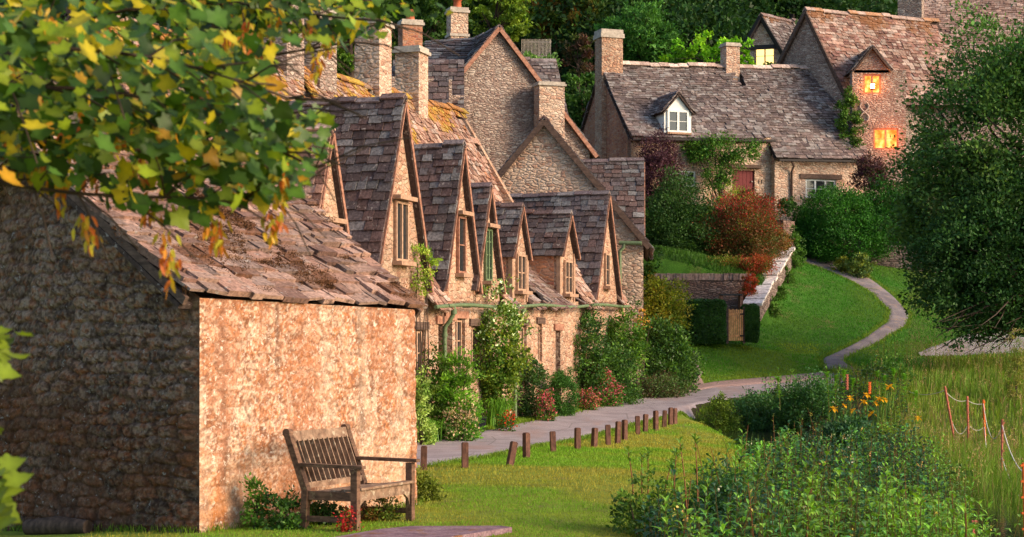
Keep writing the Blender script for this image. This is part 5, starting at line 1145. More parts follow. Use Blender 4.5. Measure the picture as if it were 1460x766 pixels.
B('wall_weed', 'ivy patch on the ground between the shed wall and the bench back', 'ivy', 412, 700, 757, 62, 17.55, G_DARK+G_MID, .045, dens=1.1, mat='leafg')
B('wall_weed', 'dark weeds under the seat of the bench', 'weeds', 462, 712, 752, 70, 18.0, G_DARK+[(.08, .06, .02)], .045, dens=1.1, mat='leafg')
B('red_plant', 'reddish weeds between the front legs of the bench', 'weeds', 545, 706, 752, 48, 18.3, [(.20, .07, .03), (.12, .09, .02), (.08, .10, .02)], .035, dens=1.)
B('red_plant', 'red flower stems at the nearest leg of the bench', 'flowers', 497, 724, 758, 20, 17.15, [(.50, .02, .03), (.35, .02, .04), (.08, .08, .02)], .03, dens=.9)
lg = thing('fallen_log', 'dark rotting log lying along the foot of the shaded gable wall', 'log', P(85, 752, 18.2)); mb = MB(); mb.tube([P(40, 752, 18.4), P(80, 750, 18.2), P(125, 752, 18.0)], [.09, .11, .08], 10); mb.build('trunk', M['bark'], lg)
# strap-leaved clumps
def strap(px, py, wpx, d, h, label, seed, nb=160, pal=None):
    r = np.random.default_rng(seed); g_ = GP(px, py); g_ = A_([(px-730)*g_[1]/F, g_[1], g_[2]]); N = nb; w_ = wpx/2*g_[1]/F
    base = g_+np.stack([r.normal(0, w_*.25, N), r.normal(0, w_*.25, N), np.zeros(N)], 1); mb = MB()
    a = r.uniform(0, 2*math.pi, N); dv = np.stack([np.cos(a), np.sin(a), a*0], 1); s = np.stack([-np.sin(a), np.cos(a), a*0], 1)*.011; L = h*r.uniform(.7, 1.2, N); ou = w_*r.uniform(.4, 1.2, N)
    t = np.linspace(0, 1, 7); pts = base[:, None]+dv[:, None]*(ou[:, None]*t**1.5)[..., None]+Z*(L[:, None]*(t*1.5-t**2.4*.95))[..., None]
    wv = (1-t**3)[None, :, None]; lf = pts-s[:, None]*wv; rt = pts+s[:, None]*wv; v = np.stack([lf, rt], 2).reshape(-1, 3); k = np.arange(N)[:, None, None]*14+np.arange(6)[None, :, None]*2
    f = (k+A_([0, 1, 3, 2])).reshape(-1, 4); c = np.repeat(pal_mix(r, pal or [(.12, .22, .03), (.16, .26, .04), (.08, .16, .02)], N), 14, 0)
    mb.add(v, f, c); tag(mb.build('strap_leaf_plant', M['leafg'], origin=g_), label, 'plant')
strap(606, 632, 62, 31, .62, 'arching strap leaved clump nearest to the shed corner', 1, 260)
strap(708, 610, 54, 35, .85, 'arching strap leaved clump right of the black planters', 2, 240)
strap(640, 622, 40, 33, .45, 'small strap leaved clump below the feathery shrub', 3, 120)
fx = thing('foxglove', 'single tall magenta foxglove spike in front of the cottage wall', 'foxglove', P(822, 545, 44.3))
mb = MB(); mb.tube([P(822, 548, 44.3), P(822, 500, 44.3)], .012, 5); mb.build('stem', M['leaf'], fx); r = np.random.default_rng(3); mb = MB()
for i in range(46): f = r.random(); c = P(822, 524-24*f, 44.3)+A_([*(r.normal(0, .05*(1.1-f), 2)), 0]); blob(mb, c, A_([.035, .035, .045])*(1.2-.6*f), (.50, .04, .32), 4, r)
mb.build('flowers', M['petal'], fx)

# ================================================================== lawn grass, verge tufts
r = np.random.default_rng(77)
def scatter(N, x0, x1, y0, y1, cond): x = r.uniform(x0, x1, N); y = r.uniform(y0, y1, N); m = cond(x, y); x = x[m]; y = y[m]; return np.stack([x, y, hgt(x, y)-.005], 1)
def pix(p): return 730+F*p[:, 0]/p[:, 1], HZ-(p[:, 2]-ZC)*F/p[:, 1]
lane_poly = [tuple(p[:2]) for p in LL]+[tuple(p[:2]) for p in LR[::-1]]
shed_poly = [tuple((c0+ug*a+us*b_)[:2]) for a, b_ in ((-.02, 0), (5.2, 0), (5.2, 3.4), (-.02, 3.4))]
slab_poly = [tuple(p[:2]) for p in sl]
lr = lambda y: np.interp(y, [0, 17, 20, 24, 28, 32, 36, 40, 44], [2.6, 2.3, 2.6, 3.6, 4.1, 4.3, 4.6, 4.9, 5.4])
b1 = scatter(230000, -4.5, 5.5, 16.2, 40, lambda x, y: (x < lr(y)+.3) & ~in_poly(x, y, lane_poly) & ~in_poly(x, y, shed_poly) & ~in_poly(x, y, slab_poly) & (r.random(len(x)) < np.clip(1.25-(y-16)/26, .18, 1)) & (np.abs(x/y) < .32))
px0_, py0_ = pix(b1); b1 = b1[(px0_ > -20)]
t_ = sstep(fbm(b1*A_([.7, .7, 0])+3, 3), .34, .58)[:, None]; kp = (t_[:, 0] > .15) | (r.random(len(b1)) < .55); b1 = b1[kp]; t_ = t_[kp]
mb = MB(); blades(mb, b1, r.uniform(.018, .045, len(b1))*np.clip(b1[:, 1]/20, 1, 1.5), .006*np.clip(b1[:, 1]/18, 1, 2), r, None, .9, .6, col=(A_([.16, .33, .02])*t_+A_([.34, .31, .045])*(1-t_))*r.uniform(.7, 1.3, (len(b1), 1)))
tag(mb.build('lawn_grass', M['blade']), 'short mown grass of the lawn beside the lane', 'grass', kind='stuff')
# rough tufts along edges: lane edges, wall feet, shed foot
def along(poly, N, off, jit):
    poly = A_(poly)[:, :2]; s = np.concatenate([[0], np.cumsum(np.linalg.norm(np.diff(poly, axis=0), axis=1))]); t = r.uniform(0, s[-1], N); q = np.stack([np.interp(t, s, poly[:, i]) for i in (0, 1)], 1)+r.normal(0, jit, (N, 2))+A_(off)
    return np.stack([q[:, 0], q[:, 1], hgt(q[:, 0], q[:, 1])], 1)
e1 = np.vstack([along(LR[2:], 9000, (.06, 0), .05), along(LL[2:], 9000, (-.10, 0), .12), along([c0+ng*.03, c0+ug*5.2+ng*.03], 2500, (0, -.03), .05), along([c0, c0+us*3.4], 1500, (.05, 0), .05), along(C3[:, :2]-Nn*W, 2500, (0, 0), .07), along(C3[:, :2]+Nn*W, 2500, (0, 0), .07), along([W_(33)+n*.2, W_(48)+n*.2], 3000, (.1, 0), .2)])
mb = MB(); blades(mb, e1, r.uniform(.04, .12, len(e1)), .008*np.clip(e1[:, 1]/22, 1, 2), r, [(.12, .17, .02), (.18, .22, .03), (.09, .13, .02)], .9, .7); tag(mb.build('verge_grass', M['blade']), 'rough grass tufts along the lane edges and wall feet', 'grass', kind='stuff')
# bank lawn: short blades, larger for distance
b2 = scatter(150000, 4, 22, 44, 70, lambda x, y: (x > 4.5) & ~in_poly(x, y, lane_poly))
bx, by = pix(b2); pathd = np.min(np.hypot(b2[:, None, 0]-C3[None, :, 0], b2[:, None, 1]-C3[None, :, 1]), 1)
k = (by < 556) & (bx < 1470) & (bx > 980); b2 = b2[k]
pt = np.linspace(0, len(C3)-1, 240); PX = np.interp(pt, np.arange(len(C3)), C3[:, 0]); PY = np.interp(pt, np.arange(len(C3)), C3[:, 1]); PW = np.interp(pt, np.arange(len(C3)), cw)
dd = np.hypot(b2[:, None, 0]-PX[None], b2[:, None, 1]-PY[None]); b2 = b2[(dd > PW[None]+.02).all(1)]
t_ = sstep(fbm(b2*A_([.5, .5, 0])+8, 3), .34, .6)[:, None]
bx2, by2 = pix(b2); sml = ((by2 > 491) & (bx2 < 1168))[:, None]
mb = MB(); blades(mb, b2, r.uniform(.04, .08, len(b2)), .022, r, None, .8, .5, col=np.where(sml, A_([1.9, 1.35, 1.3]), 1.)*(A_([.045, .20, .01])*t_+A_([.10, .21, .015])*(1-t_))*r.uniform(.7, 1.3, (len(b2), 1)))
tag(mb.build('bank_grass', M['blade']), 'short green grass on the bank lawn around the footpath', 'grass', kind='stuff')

# ================================================================== meadow grass on the right
ml = lambda y: np.interp(y, [10, 25, 35, 45, 55, 60], [5.6, 6.6, 8.2, 9.6, 10.2, 11])
b3 = scatter(210000, 4, 24, 16, 62, lambda x, y: (x > ml(y)) & (x/y < .33) & (r.random(len(x)) < np.clip(1.4-y/60, .4, 1)))
bx, by = pix(b3); k = ~((by < 512) & (bx < 1480)) ; k &= ~((bx < 1330) & (by < 530)); b3 = b3[k]
pt_ = (fbm(b3*A_([.35, .35, 0])+1, 3))[:, None]; hh3 = r.uniform(.18, .55, len(b3))*(.5+pt_[:, 0]); hh3 = np.where(by[k] < 545, hh3*.8, hh3)
cA_ = A_([.11, .24, .02])*pt_+A_([.20, .27, .035])*(1-pt_); dry = r.random(len(b3)) < .07; cA_ = np.where(dry[:, None], A_([.34, .22, .12]), cA_)
mb = MB(); blades(mb, b3, hh3, .011*np.clip(b3[:, 1]/22, .9, 2.2), r, None, .55, .6, col=cA_*r.uniform(.65, 1.35, (len(b3), 1)))
tag(mb.build('meadow_grass', M['blade']), 'long unmown meadow grass around the rope fence', 'grass', kind='stuff')

sd1 = scatter(2600, 5, 24, 17, 56, lambda x, y: (x > ml(y)) & (x/y < .33)); sx_, sy_ = pix(sd1); sd1 = sd1[(sy_ > 515) & (sx_ > 1240)]
mb = MB(); N_ = len(sd1); hq = r.uniform(.5, .95, N_)*np.where(r.random(N_) < .3, 1.2, .8); lx = r.normal(0, .1, (N_, 2)); tp_ = sd1+np.stack([lx[:, 0], lx[:, 1], hq], 1); wv = A_([.005, 0, 0])
mb.add(np.stack([sd1-wv, sd1+wv, tp_+wv*.5, tp_-wv*.5], 1).reshape(-1, 3), np.arange(4*N_).reshape(N_, 4), (.26, .20, .07))
q_ = np.repeat(tp_, 9, 0)+r.normal(0, 1, (N_*9, 3))*A_([.02, .02, .06]); rhomb(mb, q_, .045, .018, rdir(r, len(q_), 1.2), rdir(r, len(q_)), np.repeat(pal_mix(r, [(.32, .19, .12), (.26, .22, .08), (.36, .20, .16)], N_), 9, 0))
tag(mb.build('seeding_grass', M['blade']), 'tall reddish seed heads standing above the meadow grass', 'grass', kind='stuff')
# ================================================================== marsh plants by the stream
def plants(mb, base, h, nleaf, ll, lw, pal, r, spread=.5, stemcol=(.16, .12, .04), tier=0., droop=.3, tipup=.0, colv=None):
    """upright stems with long leaves all the way up"""
    N = len(base); h = np.broadcast_to(h, (N,)); a0 = r.uniform(0, 6.28, N); lean = r.normal(0, .12, (N, 2))
    T = np.tile(np.linspace(.12, 1, nleaf), (N, 1))+r.normal(0, .02, (N, nleaf)); T = T.clip(0.05, 1)
    p = base[:, None]+Z*(T*h[:, None])[..., None]; p[..., 0] += lean[:, :1]*T*T*h[:, None]; p[..., 1] += lean[:, 1:]*T*T*h[:, None]
    a = a0[:, None]+np.arange(nleaf)[None]*2.4+r.normal(0, .3, (N, nleaf)); upk = .25+.9*T**2+tipup+r.normal(0, .12, T.shape)
    d = np.stack([np.cos(a), np.sin(a), upk], -1); L = ll*(1.1-.55*T)*r.uniform(.75, 1.25, T.shape)
    c = pal_mix(r, pal, N) if colv is None else colv; c = c[:, None]*r.uniform(.75, 1.3, T.shape+(1,))*(1+.35*T[..., None])
    nr = np.stack([-np.cos(a)*.8, -np.sin(a)*.8, np.ones_like(a)], -1)
    lance(mb, p.reshape(-1, 3), d.reshape(-1, 3), nr.reshape(-1, 3), L.ravel(), (L*lw).ravel(), c.reshape(-1, 3), 0, .3, droop)
    s = .004+.004*h; top = base+Z*h[:, None]; top[:, 0] += lean[:, 0]*h; top[:, 1] += lean[:, 1]*h
    for q in ((1, 0, 0), (0, 1, 0)):
        w_ = A_(q)*s[:, None]; v = np.stack([base-w_, base+w_, top+w_*.4, top-w_*.4], 1).reshape(-1, 3); mb.add(v, np.arange(4*N).reshape(N, 4), A_(stemcol))
mz = lambda x, y: (x > np.interp(y, [14, 17, 20, 24, 28, 32, 36, 40, 43, 46, 50], [1.35, 1.3, 2.1, 3.3, 4.2, 4.45, 4.9, 5.6, 5.2, 6.4, 8.6])) & (x < np.interp(y, [14, 20, 25, 35, 45, 50], [4.2, 5.4, 6.7, 8.4, 10.5, 11])) & ~((np.abs(x-5.95) < 1.15) & (y > 36.5) & (y < 43.6))
def mscat(N, f=None):
    x = r.uniform(1, 12, N); y = r.uniform(14, 50, N); m = mz(x, y); m &= r.random(N) < np.clip(1.3-y/55, .35, 1); m &= ~in_poly(x, y, lane_poly)
    if f is not None: m &= f(x, y)
    x, y = x[m], y[m]; return np.stack([x, y, np.maximum(hgt(x, y), -.45)], 1)
mb = MB()
nzf = lambda x, y, s, o: fbm(np.stack([x*s+o, y*s, x*0], -1), 3)
near_hole = lambda x, y: ~((np.abs(x-6.3) < 2.2) & (y > 33) & (y < 38.3))
p1 = mscat(4200, lambda x, y: (nzf(x, y, .55, 0) > .42))
lowz = lambda q: np.where((q[:, 0] > 3.6) & (q[:, 0] < .152*q[:, 1]+.1) & (q[:, 1] > 25) & (q[:, 1] < 38), .38, 1.)
mh = lambda q: (.25+1.5*sstep(fbm(q*A_([.9, .5, 0])+5, 3), .25, .75))*lowz(q)
hs_ = r.uniform(.35, .62, len(p1))*mh(p1); hs_ = np.where((p1[:, 1] > 33) & (p1[:, 1] < 39), .2, hs_)
zc = lambda p, o: (lambda t: (A_([.024, .075, .025])*(1-t)+A_([.15, .29, .025])*t)*r.uniform(.6, 1.4, (len(p), 1)))(sstep(fbm(p*A_([.6, .35, 0])+o, 3)+.02*(22-p[:, 1])+.04*(p[:, 0]-5.5), .44, .58)[:, None])
plants(mb, p1, hs_, 12, .20, .40, None, r, droop=.3, colv=zc(p1, 3))
p2 = mscat(5200, lambda x, y: (nzf(x, y, .55, 20) > .44) & near_hole(x, y)); plants(mb, p2, r.uniform(.3, .5, len(p2))*mh(p2), 10, .14, .55, None, r, droop=.45, colv=zc(p2, 8)*A_([.85, .85, 1.3]))
p3 = mscat(2300, lambda x, y: nzf(x, y, .7, 40) > .52); p3 = p3[(p3[:, 1] < 33) | (p3[:, 1] > 41)]; plants(mb, p3, r.uniform(.5, .8, len(p3))*lowz(p3), 17, .18, .26, [(.12, .22, .03), (.17, .28, .04), (.09, .17, .03)], r, droop=.15)
p4 = mscat(1500, lambda x, y: nzf(x, y, .6, 70) > .46); plants(mb, p4, r.uniform(.35, .55, len(p4))*lowz(p4), 9, .27, .42, [(.06, .16, .05), (.10, .22, .07), (.14, .28, .04), (.08, .17, .10)], r, droop=.5)
p5 = mscat(260); plants(mb, p5, r.uniform(.6, .95, len(p5))*lowz(p5), 12, .12, .2, [(.18, .20, .04), (.24, .16, .06)], r, droop=.2, stemcol=(.28, .11, .06))
g1 = mscat(30000)
fl = mscat(260); fl[:, 2] += r.uniform(.4, .7, len(fl))*lowz(fl); fk = np.repeat(fl, 7, 0)+r.normal(0, .022, (len(fl)*7, 3)); rhomb(mb, fk, .03, .024, rdir(r, len(fk)), rdir(r, len(fk), 1.), A_([[.62, .58, .45], [.55, .32, .10], [.6, .5, .1]])[r.integers(0, 3, len(fl))].repeat(7, 0))

tag(mb.build('marsh_plants', M['leafg']), 'dense green waterside plants filling the stream bed', 'plants', kind='stuff')
mb = MB(); blades(mb, g1, r.uniform(.1, .4, len(g1)), .012, r, [(.05, .09, .02), (.10, .15, .03), (.03, .06, .02)], .8, .6); tag(mb.build('marsh_grass', M['blade']), 'dark grass between the waterside plants', 'grass', kind='stuff')
# low leafy cover in the far part and the near shrubby mass
B('stream_bush', 'yellowish bush on the lawn side of the stream pool', 'bush', 1030, 570, 606, 50, 43.6, [(.10, .13, .02), (.07, .11, .02), (.14, .16, .03)], .06, dens=1.2)
B('stream_bush', 'dark leafy bush behind the stream pool', 'bush', 1085, 562, 606, 84, 44.6, [(.03, .08, .04), (.05, .11, .04), (.07, .13, .04)], .07, dens=1.3, mat='leafg')
B('stream_bush', 'tall dark green bush in front of the lane bend', 'bush', 1150, 540, 612, 84, 43.2, [(.03, .08, .025), (.045, .11, .03), (.06, .12, .05)], .07, dens=1.3, mat='leafg')
B('stream_bush', 'big leaved dark clump below the yellow irises', 'bush', 1205, 588, 650, 80, 37., [(.03, .075, .04), (.04, .09, .06), (.05, .11, .04)], .08, dens=1.2, mat='leafg')
B('stream_bush', 'low dark leafy mass filling the stream before the pool', 'bush', 1125, 640, 690, 100, 33.5, [(.025, .065, .025), (.04, .09, .035), (.05, .10, .05)], .06, dens=1.2, mat='leafg')
B('stream_bush', 'dark shadowed leafy bush at the near corner of the lawn', 'bush', 930, 688, 800, 110, 17.6, [(.05, .09, .02), (.08, .13, .025), (.13, .18, .03), (.04, .07, .02)], .05, dens=1.0)
B('stream_bush', 'green bush with upright shoots right of the near lawn corner', 'bush', 1030, 672, 790, 120, 19.0, [(.04, .09, .03), (.06, .12, .03), (.05, .09, .06)], .05, dens=1.0, mat='leafg')
B('meadow_bush', 'dark bush between the lane bend and the meadow', 'bush', 1262, 512, 566, 86, 48.5, [(.04, .09, .02), (.06, .12, .03), (.09, .14, .03)], .085, dens=1.1)
B('meadow_bush', 'small dark bush below the nearest tall meadow post', 'bush', 1368, 664, 712, 56, 27.5, [(.05, .10, .04), (.08, .13, .04), (.12, .15, .04)], .05, dens=.6)
# tall single stems in front
def stemplant(px, ytop, ybot, d, label, seed, pal, nleaf=14, ll=.15, lw=.24, name='tall_stem_plant', tip=.5, stem=(.30, .13, .06), group='tall stems at the lawn corner'):
    rg = np.random.default_rng(seed); g_ = P(px, ybot, d); hh = (ybot-ytop)*d/F; ro = thing(name, label, 'plant', g_, group)
    mb = MB(); k = np.linspace(0, 1, 6); lx = rg.normal(0, .05); pts = g_+np.stack([lx*k*k, k*0, hh*k], 1); mb.tube(pts, np.linspace(.010, .005, 6), 6, stem); mb.build('stem', M['leaf'], ro)
    mb = MB(); T = np.sort(np.concatenate([rg.uniform(.35, .9, nleaf//2), np.linspace(.9, 1, nleaf-nleaf//2)])); N = len(T); p = g_+np.stack([lx*T*T, T*0, hh*T], 1); a = np.arange(N)*2.4+rg.normal(0, .3, N)
    d_ = np.stack([np.cos(a), np.sin(a), .5+tip*T**3*1.5], 1); nr = np.stack([-np.cos(a), -np.sin(a), np.ones(N)], 1); L = ll*rg.uniform(.7, 1.2, N)
    lance(mb, p, d_, nr, L, L*lw, pal_mix(rg, pal, N), 0, .3, .25); mb.build('leaves', M['leafg'], ro)
PS = [(.15, .20, .03), (.20, .24, .04), (.10, .17, .04)]
ST = [(903,645,720,18,'leftmost tall red stem at the near lawn corner'),(915,652,730,17.8,'short leafy stem just right of the leftmost tall stem'),(924,645,728,18.2,'third tall stem from the left at the near lawn corner'),(945,662,735,17.7,'low forked red stem in the middle of the lawn corner'),
      (960,645,740,18,'tall stem left of the two tallest at the lawn corner'),(979,632,745,17.8,'red stem with a bud, left of the tallest one'),(995,625,742,18,'tallest red stem with drooping leaves at the lawn corner'),(1150,690,775,17.,'bright green single shoot at the bottom edge in the marsh')]
for i, s_ in enumerate(ST): stemplant(*s_, i+10, PS, 16 if i < 7 else 30, .13 if i < 7 else .12, .22)
for i, (x, yt, yb) in enumerate([(1112,540,575),(1182,533,585),(1191,538,590),(1203,530,580),(1213,542,590),(1252,532,590),(1262,538,590),(1276,528,590),(1290,536,600),(1305,560,620)]):
    stemplant(x, yt, yb+10, 42, ['lone leafy shoot left of the iris patch','leafy shoot at the left edge of the iris patch','second leafy shoot at the left edge of the iris patch','leafy shoot beside the thin red stake','leafy shoot right of the thin red stake','leafy shoot behind the middle irises','leafy shoot behind the topmost iris, left one','leafy shoot behind the topmost iris, right one','tall leafy shoot right of the topmost iris','leafy shoot at the right edge of the iris patch'][i], 40+i, [(.13, .26, .03), (.18, .30, .04)], 60, .16, .3, 'leafy_shoot', .2, (.15, .15, .04), 'leafy shoots above the stream')
B('willowherb', 'dry brown seed stalks standing at the right edge before the back lane', 'weed', 1448, 462, 560, 22, 46, [(.20, .17, .04), (.14, .17, .03), (.30, .2, .1)], .06, dens=.5, aspect=.3)
# yellow irises
ir = [(1268,552,'topmost yellow iris of the patch'),(1236,564,'large yellow iris left below the topmost one'),(1232,574,'iris just under the large yellow one'),(1254,570,'yellow iris in the middle of the patch'),(1249,576,'low yellow iris under the middle one'),(1212,568,'orange iris near the thin red stake'),(1204,579,'yellow iris left of the patch middle'),(1189,584,'leftmost yellow iris of the patch'),(1216,586,'small orange iris below the stake'),(1309,597,'lone yellow iris far right of the patch'),(1263,571,'orange iris right of the middle one'),(1243,590,'lowest small yellow iris')]
pb = MB(); rg = np.random.default_rng(9)
for k in range(6):
    a = k*math.pi/3; dv = A_([[math.cos(a), math.sin(a), .5 if k % 2 else -.1]]); lance(pb, A_([[0., 0, 0]]), dv, Z[None]+dv*.2, .085, .06, A_([(.80, .42, .02)]), 0, .2, .5 if k % 2 == 0 else -.2)
ps = MB(); ps.tube([[0, 0, -.42], [.01, 0, -.2], [0, 0, 0]], .006, 5, (.10, .18, .03))
pl = MB()
for k in range(5): a = k*1.3; lance(pl, A_([[0, 0, -.42]]), A_([[math.cos(a)*.3, math.sin(a)*.3, 1.]]), A_([[math.cos(a), math.sin(a), 0]]), .38, .02, A_([(.09, .19, .04)]), 0, .1, 0)
pro = None
for x, y, l_ in ir:
    loc = P(x, y, 39.5)
    if pro is None:
        pro = thing('yellow_iris', l_, 'iris', (0, 0, 0), 'yellow irises above the stream'); parts = [pb.build('flower', M['petal'], pro), ps.build('stem', M['leaf'], pro), pl.build('leaf', M['leafg'], pro)]; q = pro
    else:
        q = pro.copy(); SC.collection.objects.link(q)
        for pp_ in parts: c_ = pp_.copy(); SC.collection.objects.link(c_); c_.parent = q
    q.location = tuple(loc); q['label'] = l_; s_ = 1.1+.4*rg.random(); q.scale = (s_, s_, s_); q.rotation_euler = (0, 0, rg.random()*6)

# ================================================================== trees
def tree(name, label, px, ytop, ybot, wpx, d, pal, leaf, dens=1., dep=1., seed=0, trunk_px=None, zg=None, group=None, gap=.42, shell=.4, cr=None, up=.35, top=None, aspect=.55, cat='tree', trunk_h=1.5, mat='leaf'):
    r = np.random.default_rng(seed); tp = P(px, ytop, d); bt_ = P(px, ybot, d); c = (tp+bt_)/2; hz_ = (tp[2]-bt_[2])/2; ww = wpx/2*d/F
    zg = H1(c[0], d) if zg is None else zg; tx = c[0] if trunk_px is None else (trunk_px-730)*d/F; root = thing(name, label, cat, (tx, d, zg), group)
    rad = A_([ww, ww*dep, hz_])*.92; cr = cr or max(.3, min(rad)*.22); area = 4*math.pi*rad[0]*rad[2]*.9; N = int(area/(leaf*leaf*aspect*.5)*dens); per = 40
    mb = MB(); cs = crown(mb, c, rad, max(20, N//per), per, cr, leaf, pal, r, shell, gap, up=up, top=top, aspect=aspect); mb.build('crown', M[mat], root)
    mb = MB(); b0 = A_([tx, d, zg-.3]); sp = A_([c[0]*.6+tx*.4, d, max(bt_[2], zg)+hz_*.35]); tr = max(.08, .035*hz_*2); mb.tube([b0, b0*.5+sp*.5+A_([tr, 0, 0]), sp, sp*.4+c*.6], A_([1.25, 1, .8, .5])*tr, 9)
    for i in range(16):
        t = cs[r.integers(len(cs))]; s = sp*(1-.5*r.random())+c*0; s = sp+(c-sp)*r.random()*.8; m = s*.5+t*.5+r.normal(0, rad.mean()*.08, 3); mb.tube([s, m, t], A_([.4, .22, .06])*tr, 5)
    mb.build('trunk', M['bark'], root); return root
tree('hawthorn_tree', 'huge dark leafy tree filling the right side before the lit house', 1470, -30, 450, 372, 53, [(.045, .085, .025), (.07, .115, .035), (.10, .15, .045), (.04, .075, .025)], .14, 2.1, .8, 1, 1530, gap=.42, shell=.45, top=([(.11, .20, .06)], -.5, 1.4), cr=.6)  # paler leaves mixed in towards the top paint highlights on the crown
tree('hawthorn_tree', 'leafy branches of a smaller tree hanging in front of the hedge at the right', 1334, 150, 440, 130, 55, [(.065, .115, .03), (.10, .15, .04), (.045, .085, .03)], .13, .75, .8, 2, 1510, gap=.49, cr=.5)
tree('hawthorn_tree', 'dark bushy tree low at the right edge over the back lane', 1430, 250, 492, 250, 51, [(.022, .055, .02), (.035, .075, .025)], .12, 2.0, .6, 3, gap=.33, cr=.5, trunk_px=1545)
tree('hawthorn_tree', 'shaded low foliage at the left of the big tree, painted in darker leaves', 1395, 330, 486, 130, 52.2, [(.028, .065, .02), (.045, .09, .028)], .12, 1.6, .6, 33, 1520, gap=.36, cr=.45)  # skirt of the big tree; its shade is put into darker leaf colours
# bare lower branches over the back lane
bb2 = thing('bare_branches', 'tangle of bare dark twigs hanging over the back lane', 'branches', P(1452, 495, 52)); mb = MB(); r = np.random.default_rng(6)
for i in range(46):
    s = P(1478+r.normal(0, 10), 440+r.normal(0, 14), 52+r.normal(0, .5)); e_ = P(r.uniform(1330, 1450), r.uniform(455, 505), 51+r.normal(0, 1.2)); m = s*.55+e_*.45+A_([r.normal(0, .3), r.normal(0, .4), r.normal(.1, .25)]); m2 = m*.5+e_*.5+r.normal(0, .12, 3)
    mb.tube([s, m, m2, e_], [.04, .028, .018, .007], 5)
mb.build('twigs', M['bark'], bb2)
# trees of the wood that can be told apart
tree('lime_bush', 'bright yellow green bush behind the ridge of the far cottage', 1012, 50, 110, 160, 80, G_LIME, .20, 1.6, .6, 11, cat='bush')
tree('lime_bush', 'bright yellow green bush between the far chimney and the lit annex', 1092, 90, 112, 60, 78, G_LIME, .20, 1.5, .6, 12, cat='bush')
tree('willow_tree', 'tall wispy mid green tree behind the left chimney of the far cottage', 915, -5, 115, 140, 84, [(.065, .15, .035), (.09, .19, .05), (.05, .11, .03)], .20, 2.0, .8, 13, aspect=.4)
tree('copper_beech', 'dark crimson tree at the top edge above the far cottage roof', 975, -50, 42, 110, 96, [(.20, .012, .025), (.28, .02, .04), (.12, .01, .02)], .24, 1.6, .8, 14)
tree('purple_tree', 'small purple leaved tree left of the far cottage chimney', 824, 42, 112, 46, 82, [(.09, .03, .04), (.06, .04, .03), (.05, .06, .02)], .2, 1.4, .8, 15)
tree('dark_conifer', 'dark tree in the top right behind the annex roof', 1140, -60, 60, 150, 98, [(.015, .04, .018), (.022, .055, .022)], .22, 2.0, .8, 16)
tree('oak_tree', 'dark green tree behind the lime bush at the top of the picture', 1060, -60, 75, 130, 94, [(.018, .05, .02), (.03, .07, .025)], .22, 2.0, .8, 17)
tree('oak_tree', 'olive green tree between the two tall row chimneys', 500, -40, 110, 120, 70, [(.08, .13, .02), (.12, .17, .025), (.05, .10, .02)], .19, 1.8, .8, 18)
tree('oak_tree', 'golden green tree directly behind the big grey gable', 705, -50, 75, 120, 80, [(.13, .17, .02), (.17, .20, .03), (.08, .12, .02)], .20, 1.8, .8, 19)
tree('oak_tree', 'dark tree left of the potted chimney of the big gabled house', 620, -50, 60, 110, 76, [(.03, .06, .015), (.05, .085, .02)], .20, 1.8, .8, 20)
tree('green_bush', 'soft grey green bush beneath the small white fence', 765, 72, 104, 66, 78.5, [(.10, .16, .06), (.14, .20, .08)], .18, 1.5, .6, 21, cat='bush')
tree('olive_tree', 'olive and orange tinted tree above the small white fence', 790, -40, 62, 130, 90, [(.11, .13, .02), (.15, .13, .03), (.24, .08, .02), (.07, .11, .02)], .22, 1.8, .8, 22)
tree('green_bush', 'bush filling the slope between the big gable and the far cottage', 830, 95, 215, 70, 76, [(.035, .08, .02), (.06, .11, .02), (.03, .06, .02)], .18, 1.8, .8, 23, cat='bush')
# the rest of the wood as one mass on the slope
mb = MB(); r = np.random.default_rng(50)
for i in range(74):
    x = r.uniform(-40, 46); y = r.uniform(84, 118); zz = H1(x, y); rr3 = A_([r.uniform(3, 4.6), r.uniform(3, 4.5), r.uniform(3.2, 5)]); k = [(.03, .065, .02), (.045, .085, .022), (.02, .045, .018), (.06, .09, .02)]
    k = [k[r.integers(4)], k[r.integers(4)]]; vis = abs(x/y) < .34
    crown(mb, A_([x, y, zz+rr3[2]*.9]), rr3, 130 if vis else 20, 36, .95, .30 if vis else .5, k, r, .45, .36)
    mb.tube([[x, y, zz-.5], [x+.1, y, zz+rr3[2]]], [.3, .16], 6, (.03, .02, .015))
tag(mb.build('woodland', M['leaf']), 'dense dark wood covering the hillside behind the houses', 'wood', kind='stuff')
mb = MB()
for i in range(60):   # undergrowth on the slope right behind the houses
    x = r.uniform(-22, 32); y = r.uniform(76, 84)+ (4 if x > 12 else 0); zz = H1(x, y); crown(mb, A_([x, y, zz+1.0]), A_([2.2, 1.8, 1.9]), 60, 30, .55, .22, [[(.035, .07, .02), (.06, .10, .02)], [(.025, .05, .02), (.04, .08, .02)]][i % 2], r, .5, .36)
tag(mb.build('undergrowth', M['leaf']), 'tangled green undergrowth on the slope behind the houses', 'undergrowth', kind='stuff')
# garden grass on the terrace
b4 = scatter(24000, 4.3, 11.5, 60.5, 66.5, lambda x, y: x < 8.4+(y-58.5)*.30)
mb = MB(); blades(mb, b4, r.uniform(.08, .28, len(b4)), .02, np.random.default_rng(4), [(.045, .10, .015), (.07, .13, .02), (.04, .08, .02)], .7, .5); tag(mb.build('garden_grass', M['blade']), 'uncut grass of the cottage garden terrace', 'grass', kind='stuff')
